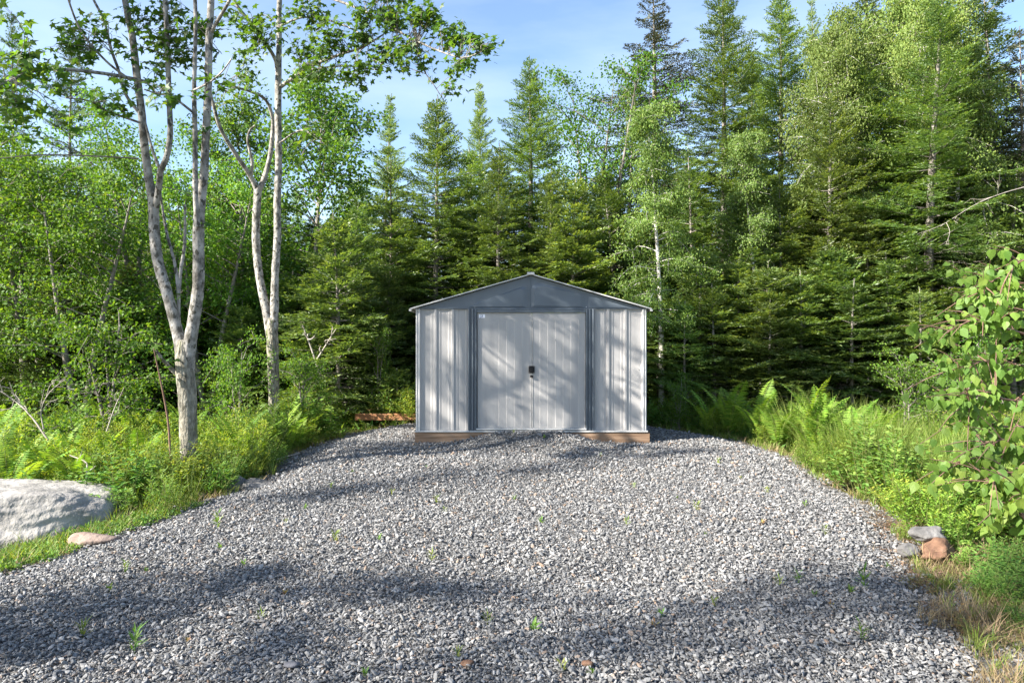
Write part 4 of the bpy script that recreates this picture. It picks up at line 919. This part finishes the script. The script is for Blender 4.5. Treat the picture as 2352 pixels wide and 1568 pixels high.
def shrub_meshes(seed, H=.8, R=.45, n=60, per=60, leaf=.038, lw=.42, mat='shrub', up=1.1, whorl=False):
    r0 = np.random.default_rng(seed); a = Acc(); w = Acc()
    for _ in range(n):
        az = r0.uniform(0, 2*PI); rr = R*math.sqrt(r0.random()); h = H*r0.uniform(.6, 1.1)*(1-.35*(rr/R)**2); b = np.array([math.cos(az)*rr*.35, math.sin(az)*rr*.35, 0]); e = np.array([math.cos(az)*rr, math.sin(az)*rr, h])
        mid = (b+e)/2+r0.normal(0, .04, 3); c = curve(np.array([b, mid, e]), 4); tube(w, c, np.linspace(.0032, .0012, len(c)), 3, 0, close=False)
        t = r0.uniform(.25, 1, per)**.8; x = t*(len(c)-1); i = np.minimum(x.astype(int), len(c)-2); p = c[i]+(c[i+1]-c[i])*(x-i)[:, None]
        az2 = r0.uniform(0, 2*PI, per); D = np.stack([np.cos(az2), np.sin(az2), r0.uniform(.1, up, per)], -1)
        tips = p+nrm(D)*r0.uniform(0, .05, per)[:, None]
        kites(a, tips, D, np.stack([np.zeros(per), np.zeros(per), np.ones(per)], -1)+r0.normal(0, .3, (per, 3)), leaf*r0.uniform(.7, 1.3, per), leaf*lw*r0.uniform(.8, 1.2, per), np.clip(r0.normal(.4, .2, per)+.25*(t > .85), 0, 1))
    return w.mesh('stem_cluster', M['stem']), a.mesh('foliage', M[mat])
SHR = {'gale': shrub_meshes(41), 'gale2': shrub_meshes(42, .7, .5, 64, 60, .034, .45), 'blue': shrub_meshes(43, .6, .5, 66, 66, .030, .55, 'shrub', .6), 'herb': shrub_meshes(44, .75, .3, 26, 36, .075, .2, 'herb', .8),
       'herb2': shrub_meshes(45, .55, .28, 24, 32, .065, .32, 'herb', .7), 'leafy': shrub_meshes(46, .7, .4, 34, 34, .06, .55, 'herb', .5), 'red': shrub_meshes(47, .75, .3, 14, 14, .06, .45, 'redleaf', .4)}
SN = {'gale': ('shrub', 'shrub'), 'gale2': ('shrub', 'shrub'), 'blue': ('shrub', 'shrub'), 'herb': ('wildflower_plant', 'plant'), 'herb2': ('wildflower_plant', 'plant'), 'leafy': ('leafy_plant', 'plant'), 'red': ('leafy_plant', 'plant')}
def shrub(key, x, y, sc, label, group):
    nm, cat = SN[key]; o = root(nm, (x, y, gz(x, y)-.02), label, cat, group, random.uniform(0, 6), (sc*random.uniform(.9, 1.1), sc*random.uniform(.9, 1.1), sc*random.uniform(.85, 1.15)))
    a, b = SHR[key]; link('stem_cluster', a, o)['kind'] = 'stuff'; link('foliage', b, o)['kind'] = 'stuff'; return o

def ok(x, y, m=.12): return float(sdist(np.array([x]), np.array([y]))[0]) > m
def zone(n, x0, x1, y0, y1, fn, m=.15, mind=.3):
    placed = []; tries = 0
    while len(placed) < n and tries < n*30:
        tries += 1; x, y = random.uniform(x0, x1), random.uniform(y0, y1)
        if not ok(x, y, m) or abs(x) > .80*y+.6: continue
        if -3.75 < x < -2.95 and 6.3 < y < 7.25 and mind > .2: continue
        if math.hypot(x+4.95, y-6.05) < 1.15 and y < 6.7: continue
        if any((x-a)**2+(y-b)**2 < mind**2 for a, b in placed): continue
        placed.append((x, y)); fn(x, y)
G1 = 'shrubs massed left of the gravel'; G2 = 'ferns massed left of the gravel'; G3 = 'ferns right of the gravel'; G4 = 'shrubs right of the gravel'
# left bank, front to back
zone(54, -6.9, -2.95, 6.6, 9.0, lambda x, y: shrub(random.choice(['gale', 'gale2', 'leafy', 'blue']), x, y, random.uniform(.7, 1.05), 'yellow green small leaved shrub behind the boulder', G1), .22, .30)
zone(34, -8.4, -2.8, 8.6, 10.8, lambda x, y: shrub(random.choice(['gale', 'leafy', 'blue', 'herb']), x, y, random.uniform(.9, 1.25), 'taller green shrub near the left trees', 'second row shrubs left of the gravel'), .25, .42)
zone(16, -6.9, -4.4, 6.9, 8.4, lambda x, y: fern(x, y, random.uniform(.95, 1.2), 'bright green fern behind the boulder at far left', G2), .3, .4)
zone(26, -8.5, -2.75, 8.2, 11.2, lambda x, y: fern(x, y, random.uniform(.95, 1.2), 'fern beneath the forked trees', 'ferns beneath the forked trees'), .2, .45)
zone(9, -3.6, -2.9, 7.9, 9.9, lambda x, y: fern(x, y, random.uniform(.7, .9), 'fern leaning over the left gravel edge', 'ferns leaning over the left gravel edge'), .12, .32)
zone(34, -3.9, -1.2, 11.5, 13.2, lambda x, y: shrub(random.choice(['blue', 'herb', 'gale2', 'herb2']), x, y, random.uniform(.9, 1.3), 'light green weedy plant behind the brown timber', 'weeds behind the landscape timber'), .05, .3)
zone(7, -3.6, -1.3, 11.7, 12.9, lambda x, y: fern(x, y, .9, 'bright fern between the landscape timber and the shed', 'ferns behind the landscape timber'), .05, .4)
zone(18, -3.7, -2.7, 6.2, 8.4, lambda x, y: shrub(random.choice(['herb', 'herb2', 'leafy']), x, y, random.uniform(.45, .75), 'upright weed at the left gravel edge', 'weeds at the left gravel edge'), .08, .22)
for x, y, k, sc in [(-3.62, 7.02, 'leafy', .8), (-3.35, 7.0, 'gale2', .7), (-3.75, 7.2, 'herb', 1.1), (-3.5, 6.95, 'herb', .9), (-3.2, 7.15, 'leafy', .7), (-3.55, 7.12, 'blue', 1.3)]: shrub(k, x, y, sc, 'leafy plant hugging the base of the big forked trunk', 'plants hugging the big trunk')
for x, y in [(-4.9, 8.8), (-3.0, 10.3), (-4.2, 9.6), (-2.2, 11.6)]: shrub('red', x, y, 1.0, 'young plant with reddish leaves, left undergrowth', 'reddish young plants')
# right bank
bx, by = ground_px(1858, 1062, .0)
bf = fern(bx+.15, by+.1, 1.28, 'largest bright fern with long upright fronds at right gravel edge', None, 13, .28)
zone(14, 3.0, 4.9, 8.4, 11.0, lambda x, y: fern(x, y, random.uniform(.95, 1.25), 'shaded fern behind the largest fern', G3), .1, .38)
zone(6, 3.9, 5.4, 7.0, 8.4, lambda x, y: fern(x, y, random.uniform(.9, 1.1), 'fern among the tall grass at right', 'ferns in the tall grass'), .3, .5)
zone(34, 3.35, 5.4, 5.4, 7.9, lambda x, y: shrub(random.choice(['blue', 'gale2', 'blue', 'leafy']), x, y, random.uniform(.8, 1.1), 'low yellow green bush before the tall grass', G4), .2, .27)
zone(24, 2.3, 8.5, 9.5, 12.4, lambda x, y: shrub(random.choice(['leafy', 'herb', 'gale2', 'blue']), x, y, random.uniform(.7, 1.1), 'green plant along the foot of right hand woods', 'plants at the foot of the right hand woods'), .15, .45)
zone(14, 5.0, 8.5, 6.8, 9.6, lambda x, y: shrub(random.choice(['leafy', 'gale', 'herb']), x, y, random.uniform(.9, 1.2), 'green bush behind the near birch leaves', 'bushes behind the near birch'), .15, .5)
zone(16, 2.5, 3.6, 3.6, 5.6, lambda x, y: shrub(random.choice(['herb2', 'leafy', 'herb']), x, y, random.uniform(.3, .5), 'small leafy weed below the near birch', 'weeds below the near birch'), .12, .2)

# ------------------------------------------------------------------ grass, litter
def tuft(seed, H, n, spreadr, wd, mat, bend=.5):
    r0 = np.random.default_rng(seed); a = Acc()
    for _ in range(n):
        az = r0.uniform(0, 2*PI); b = np.array([math.cos(az), math.sin(az), 0])*r0.uniform(0, spreadr); h = H*r0.uniform(.55, 1.15); az = az+r0.normal(0, .8); out = np.array([math.cos(az), math.sin(az), 0])*h*bend*r0.uniform(.4, 1.3)
        t = np.array([0, .4, .75, 1.0])[:, None]; p = b+out*t**2+np.array([0, 0, h])*(t-.18*bend*t**2); w = np.array([1, .9, .6, .05])[:, None]*wd*np.array([-math.sin(az), math.cos(az), 0])
        V = np.concatenate([p-w/2, p+w/2]); F = [[i, i+1, 5+i, 4+i] for i in range(3)]; a.add(V, F, 0, np.full(3, np.clip(r0.normal(.45, .25), 0, 1)))
    return src('tuft', a, M[mat])
def sel(n, x0, x1, y0, y1, cond):
    X = rng.uniform(x0, x1, n); Y = rng.uniform(y0, y1, n); k = cond(X, Y, sdist(X, Y)) & (np.abs(X) < .8*Y+.8); return X[k], Y[k]
def scat(name, X, Y, lo, hi, srcs, lift=0, tilt=.15):
    n = len(X); s = rng.uniform(lo, hi, n); e = sdist(X, Y); Zz = np.where(e < 0, h_pad(X, Y), h_gnd(X, Y))+lift
    return scatter(name, np.stack([X, Y, Zz], -1), np.stack([rng.normal(0, tilt, n), rng.normal(0, tilt, n), rng.uniform(0, 2*PI, n)], -1), np.stack([s]*3, -1), rng.integers(0, len(srcs), n), srcs)
short = [tuft(51, .10, 14, .04, .004, 'grass', .7), tuft(52, .13, 12, .05, .004, 'grass', .8), tuft(53, .09, 12, .05, .004, 'drygrass', 1.0)]
longg = [tuft(54, .62, 22, .07, .006, 'grass', .55), tuft(55, .55, 20, .07, .006, 'grass', .75), tuft(56, .7, 16, .06, .005, 'grass', .5)]
X, Y = sel(26000, -9, 9, 2.3, 12, lambda x, y, e: (e > -.02) & (e < .9+.5*np.sin(x*3)) & ~((x > 1.5) & (y < 5.2)))
scat('verge_grass', X, Y, .6, 1.5, short)
X, Y = sel(3400, 3.5, 8, 6.0, 9.6, lambda x, y, e: (e > .45))
scat('tall_grass', X, Y, .8, 1.25, longg)
X, Y = sel(260, -4.2, -2.6, 6.2, 9.0, lambda x, y, e: (e > .1) & (e < .9))
scat('bank_grass', X, Y, .35, .65, longg)
X, Y = sel(5200, 1.8, 4.5, 2.2, 5.6, lambda x, y, e: (e > -.15) & (np.sin(x*5+y*3)+np.sin(y*7-x*2)+rng.normal(0, .6, len(x)) > -.1))
scat('right_verge_grass', X, Y, .4, 1.15, short)
litter = []
for i in range(4):
    a = Acc(); m = 26
    for q in range(m):
        az = rng.uniform(0, PI); L = rng.uniform(.012, .055); c = rng.normal(0, .045, 3)*[1, 1, .10]; d = np.array([math.cos(az), math.sin(az), rng.normal(0, .12)])
        kites(a, c[None], d[None], np.array([[0, 0, 1.0]]), L, rng.choice([.002, .003, .007, .011]), rng.random())
    litter.append(src('litter_bit', a, M['litter']))
X, Y = sel(9000, 1.7, 4.6, 2.2, 6.2, lambda x, y, e: (e > -.16+rng.normal(0, .10, len(x))) & (np.sin(x*4.1+y*6)+np.sin(y*3.1-x*5)+rng.normal(0, .5, len(x)) > -.5))
scat('leaf_litter', X, Y, .6, 1.3, litter, .012)
X, Y = sel(4000, -4, 4, 4, 12, lambda x, y, e: (e > -.10) & (e < .22))
scat('edge_litter', X, Y, .5, 1.1, litter, .012)
dryt = [tuft(57, .16, 16, .06, .004, 'drygrass', 1.0), tuft(58, .10, 18, .06, .003, 'drygrass', 1.3)]
X, Y = sel(2600, 1.9, 4.6, 2.2, 5.2, lambda x, y, e: (e > -.22+rng.normal(0, .10, len(x))) & (np.sin(x*6.3-y*4)+np.sin(y*5.7+x*2)+rng.normal(0, .5, len(x)) > .1))
scat('dry_verge_grass', X, Y, .5, 1.2, dryt)
for k in range(9):
    x = random.uniform(2.35, 3.3); y = random.uniform(3.2, 4.5); shrub('red', x, y, random.uniform(.18, .34), 'low reddish dry plant at lower right corner', 'low reddish plants at lower right')
# ground cover deep under the trees
X, Y = sel(5000, -14, 14, 9, 17, lambda x, y, e: (e > .3))
cov = [src('cover_plant', (lambda a: (kites(a, rng.normal(0, .09, (30, 3))*[1, 1, .3]+[0, 0, .08], unit(30)+[0, 0, .4], unit(30)*.4+[0, 0, 1], .07, .03, rng.random(30)), a)[1])(Acc()), M['herb']) for _ in range(3)]
scat('ground_cover', X, Y, .8, 1.8, cov)
# clover by the boulder
X, Y = sel(1500, -5.2, -2.8, 4.3, 6.4, lambda x, y, e: (e > -.05) & (e < .62))
scat('clover_patch', X, Y, .25, .55, cov)

# ------------------------------------------------------------------ weeds in the gravel
def weed_mesh(seed, n, H, L, W_, mat='herb'):
    r0 = np.random.default_rng(seed); a = Acc(); az = r0.uniform(0, 2*PI, n); z = r0.uniform(0, H, n)
    kites(a, np.stack([np.cos(az)*.006, np.sin(az)*.006, z], -1), np.stack([np.cos(az), np.sin(az), r0.uniform(.3, 1.6, n)], -1), np.stack([np.zeros(n), np.zeros(n), np.ones(n)], -1), L*r0.uniform(.6, 1.2, n), W_, np.clip(r0.normal(.6, .2, n), 0, 1))
    tube(a, [(0, 0, -.01), (0, 0, H)], [.003, .0015], 4, 0); return a.mesh('weed', M[mat])
WM = [weed_mesh(61, 16, .05, .05, .008, 'grass'), weed_mesh(62, 12, .03, .035, .014), weed_mesh(63, 22, .10, .06, .012), weed_mesh(64, 10, .025, .03, .01, 'redleaf')]
WD = ['sprout of thin grass in gravel', 'low weed rosette in gravel', 'upright leafy weed in gravel', 'small reddish weed in gravel']
spots = [(500, 1215, 2), (505, 1262, 1), (287, 1315, 2), (335, 1315, 1), (250, 1352, 1), (310, 1487, 2), (655, 1365, 3), (190, 1450, 0), (992, 1290, 0), (1002, 1168, 0), (1180, 1160, 1), (1020, 1190, 0), (1245, 1210, 1), (1555, 1165, 1), (1620, 1235, 1), (1640, 1385, 0), (1225, 1450, 1), (1120, 1435, 0),
         (1520, 1415, 1), (1978, 1470, 2), (1985, 1350, 2), (1955, 1365, 1), (1835, 1340, 2), (1790, 1345, 0), (1870, 1370, 1), (1600, 1190, 0), (1750, 1220, 3), (1895, 1235, 0), (1910, 1395, 3), (1505, 1440, 3), (700, 1180, 1), (870, 1250, 1), (770, 1255, 0), (655, 1215, 0), (560, 1300, 1), (400, 1240, 3), (1360, 1560, 1), (1290, 1553, 0),
         (1050, 1520, 0), (840, 1560, 1), (1440, 1215, 0), (1455, 1115, 0), (1380, 1060, 1), (1250, 1035, 1), (1310, 1010, 2), (1395, 1012, 1), (1180, 1030, 0), (600, 1420, 0), (430, 1470, 3), (1700, 1100, 0), (1650, 1070, 0), (2040, 1290, 1), (1760, 1130, 0), (1850, 1180, 1), (900, 1130, 0), (810, 1090, 1), (760, 1120, 0), (980, 1080, 1)]
for px, py, k in spots:
    x, y = ground_px(px, py, .0 if py > 1150 else .1); z = float(h_pad(np.array([x]), np.array([y]))[0])
    side = 'left' if px < 900 else ('middle' if px < 1500 else 'right'); dep = 'near the shed' if py < 1110 else ('midway' if py < 1300 else 'in foreground')
    o = link('weed', WM[k], None, (x, y, z)); s = random.uniform(.6, 1.2); o.scale = (s, s, s); o.rotation_euler = (0, 0, random.uniform(0, 6))
    tag(o, f'{WD[k]} {dep}, {side} side' if side != 'middle' else f'{WD[k]} {dep}, mid picture', 'weed', 'weeds sprouting in the gravel')

# ------------------------------------------------------------------ sticks and dead branches
def stick(ctrl, r0, r1, mat, label, name='fallen_branch', cat='branch', twigs=0, leafm=None):
    c = curve(np.array(ctrl, float), 6); loc = c[0].copy(); o = root(name, loc, label, cat); a = Acc(); tube(a, c-loc, np.linspace(r0, r1, len(c)), 7, 0, wob=.05); a.obj('stem', mat, o)
    for k in range(twigs):
        i = int(len(c)*rng.uniform(.2, .95)); i = min(i, len(c)-2); t = nrm(c[i+1]-c[i]); l = np.linalg.norm(c[-1]-c[0])*rng.uniform(.12, .35); d = nrm(t*.8+rng.normal(0, .6, 3)+[0, 0, .25]); m = c[i]+d*l*.5+rng.normal(0, .03, 3)
        b = Acc(); s = curve(np.array([c[i], m, c[i]+d*l+rng.normal(0, .04, 3)]), 4); tube(b, s-loc, np.linspace(r1*1.6, r1*.5, len(s)), 4, 0)
        for q in range(3):
            j = rng.integers(2, len(s)); d2 = nrm(d+rng.normal(0, .7, 3)); tube(b, [s[j]-loc, s[j]-loc+d2*l*.35], [r1*.8, r1*.35], 3, 0)
        b.obj('twig', mat, o)
    return o
def WP(px, py, d): return P(px, py, d)
stick([WP(110, 1010, 7.9), WP(75, 960, 8.0), WP(40, 925, 8.1), WP(-10, 890, 8.2)], .012, .004, M['dead'], 'bare grey dead branch arching over ferns at the left edge', 'dead_branch', 'dead branch', 9)
stick([WP(100, 985, 8.3), WP(95, 940, 8.3), WP(115, 900, 8.3), WP(150, 870, 8.3)], .008, .003, M['dead'], 'bare twiggy dead shrub top above the left ferns', 'dead_branch', 'dead branch', 10)
stick([WP(398, 1135, 7.2), WP(392, 1050, 7.15), WP(385, 960, 7.1), WP(368, 870, 7.0), WP(353, 800, 6.95)], .014, .006, M['redstem'], 'thin reddish bare stem leaning beside the big forked trunk', 'sapling_stem', 'sapling', 0)
stick([WP(245, 990, 8.2), WP(262, 940, 8.2), WP(285, 890, 8.2)], .008, .003, M['dead'], 'slanting dead twig in the shrubs left of the forked trunk', 'dead_branch', 'dead branch', 3)
stick([WP(197, 1120, 6.9), WP(200, 1080, 6.9), WP(196, 1060, 6.95), WP(160, 1045, 7.0)], .012, .005, M['dead'], 'short broken grey branch standing behind the boulder', 'dead_branch', 'dead branch', 4)
x0, y0 = ground_px(1622, 1112, .05); x1, y1 = ground_px(1690, 1122, .05); zz = .075
stick([(x0, y0, zz+.01), ((x0+x1)/2, (y0+y1)/2, zz+.02), (x1, y1, zz)], .009, .006, M['rockpale'], 'whitish stick lying on the gravel right of the doors', 'stick', 'stick')
x0, y0 = ground_px(690, 1062, 0); stick([(x0-.9, y0-.55, -.02), (x0-.4, y0-.35, .05), (x0, y0, .12)], .010, .004, M['dead'], 'grey dead branch lying at the left gravel edge', 'fallen_branch', 'branch', 3)
stick([WP(735, 860, 11.3), WP(715, 800, 11.3), WP(700, 760, 11.3)], .02, .008, M['dead'], 'leaning dead stem in the shade right of second forked tree', 'dead_branch', 'dead branch', 4)
stick([WP(725, 830, 11.2), WP(750, 790, 11.2), WP(772, 755, 11.2)], .014, .006, M['dead'], 'second leaning dead stem crossing the first in the shade', 'dead_branch', 'dead branch', 4)
stick([WP(2352, 430, 12.0), WP(2300, 445, 11.9), WP(2240, 470, 11.8), WP(2160, 520, 11.7)], .008, .003, M['dead'], 'long bare pale branch reaching in from the right picture edge', 'dead_branch', 'dead branch', 5)
stick([WP(2330, 1130, 3.3), WP(2290, 1080, 3.35), WP(2250, 1060, 3.4)], .006, .003, M['dead'], 'thin dead twig among the near birch leaves', 'dead_branch', 'dead branch', 2)
print('triangles', sum(len(m.loops)-2*len(m.polygons) for m in bpy.data.meshes), 'objects', len(SC.objects))

# ------------------------------------------------------------------ labels of massed plants: order from the left
def ordinal(n):
    ones = ['', 'first', 'second', 'third', 'fourth', 'fifth', 'sixth', 'seventh', 'eighth', 'ninth', 'tenth', 'eleventh', 'twelfth', 'thirteenth', 'fourteenth', 'fifteenth', 'sixteenth', 'seventeenth', 'eighteenth', 'nineteenth']
    tens = {20: ('twentieth', 'twenty'), 30: ('thirtieth', 'thirty'), 40: ('fortieth', 'forty'), 50: ('fiftieth', 'fifty')}
    return ones[n] if n < 20 else (tens[n][0] if n % 10 == 0 else tens[n//10*10][1]+' '+ones[n % 10])
same = {}
for o in SC.objects:
    if o.parent is None and o.get('label') and o.get('group') not in ('trees deep in the woods', 'trees beyond the left picture edge', None): same.setdefault((o['label'], o['name'] if False else o.get('group')), []).append(o)
for (lab, g), os_ in same.items():
    if len(os_) < 2: continue
    os_.sort(key=lambda o: o.location.x/o.location.y)
    for i, o in enumerate(os_): o['label'] = ('leftmost ' if i == 0 else 'rightmost ' if i == len(os_)-1 else ordinal(i+1)+' from left, ')+lab
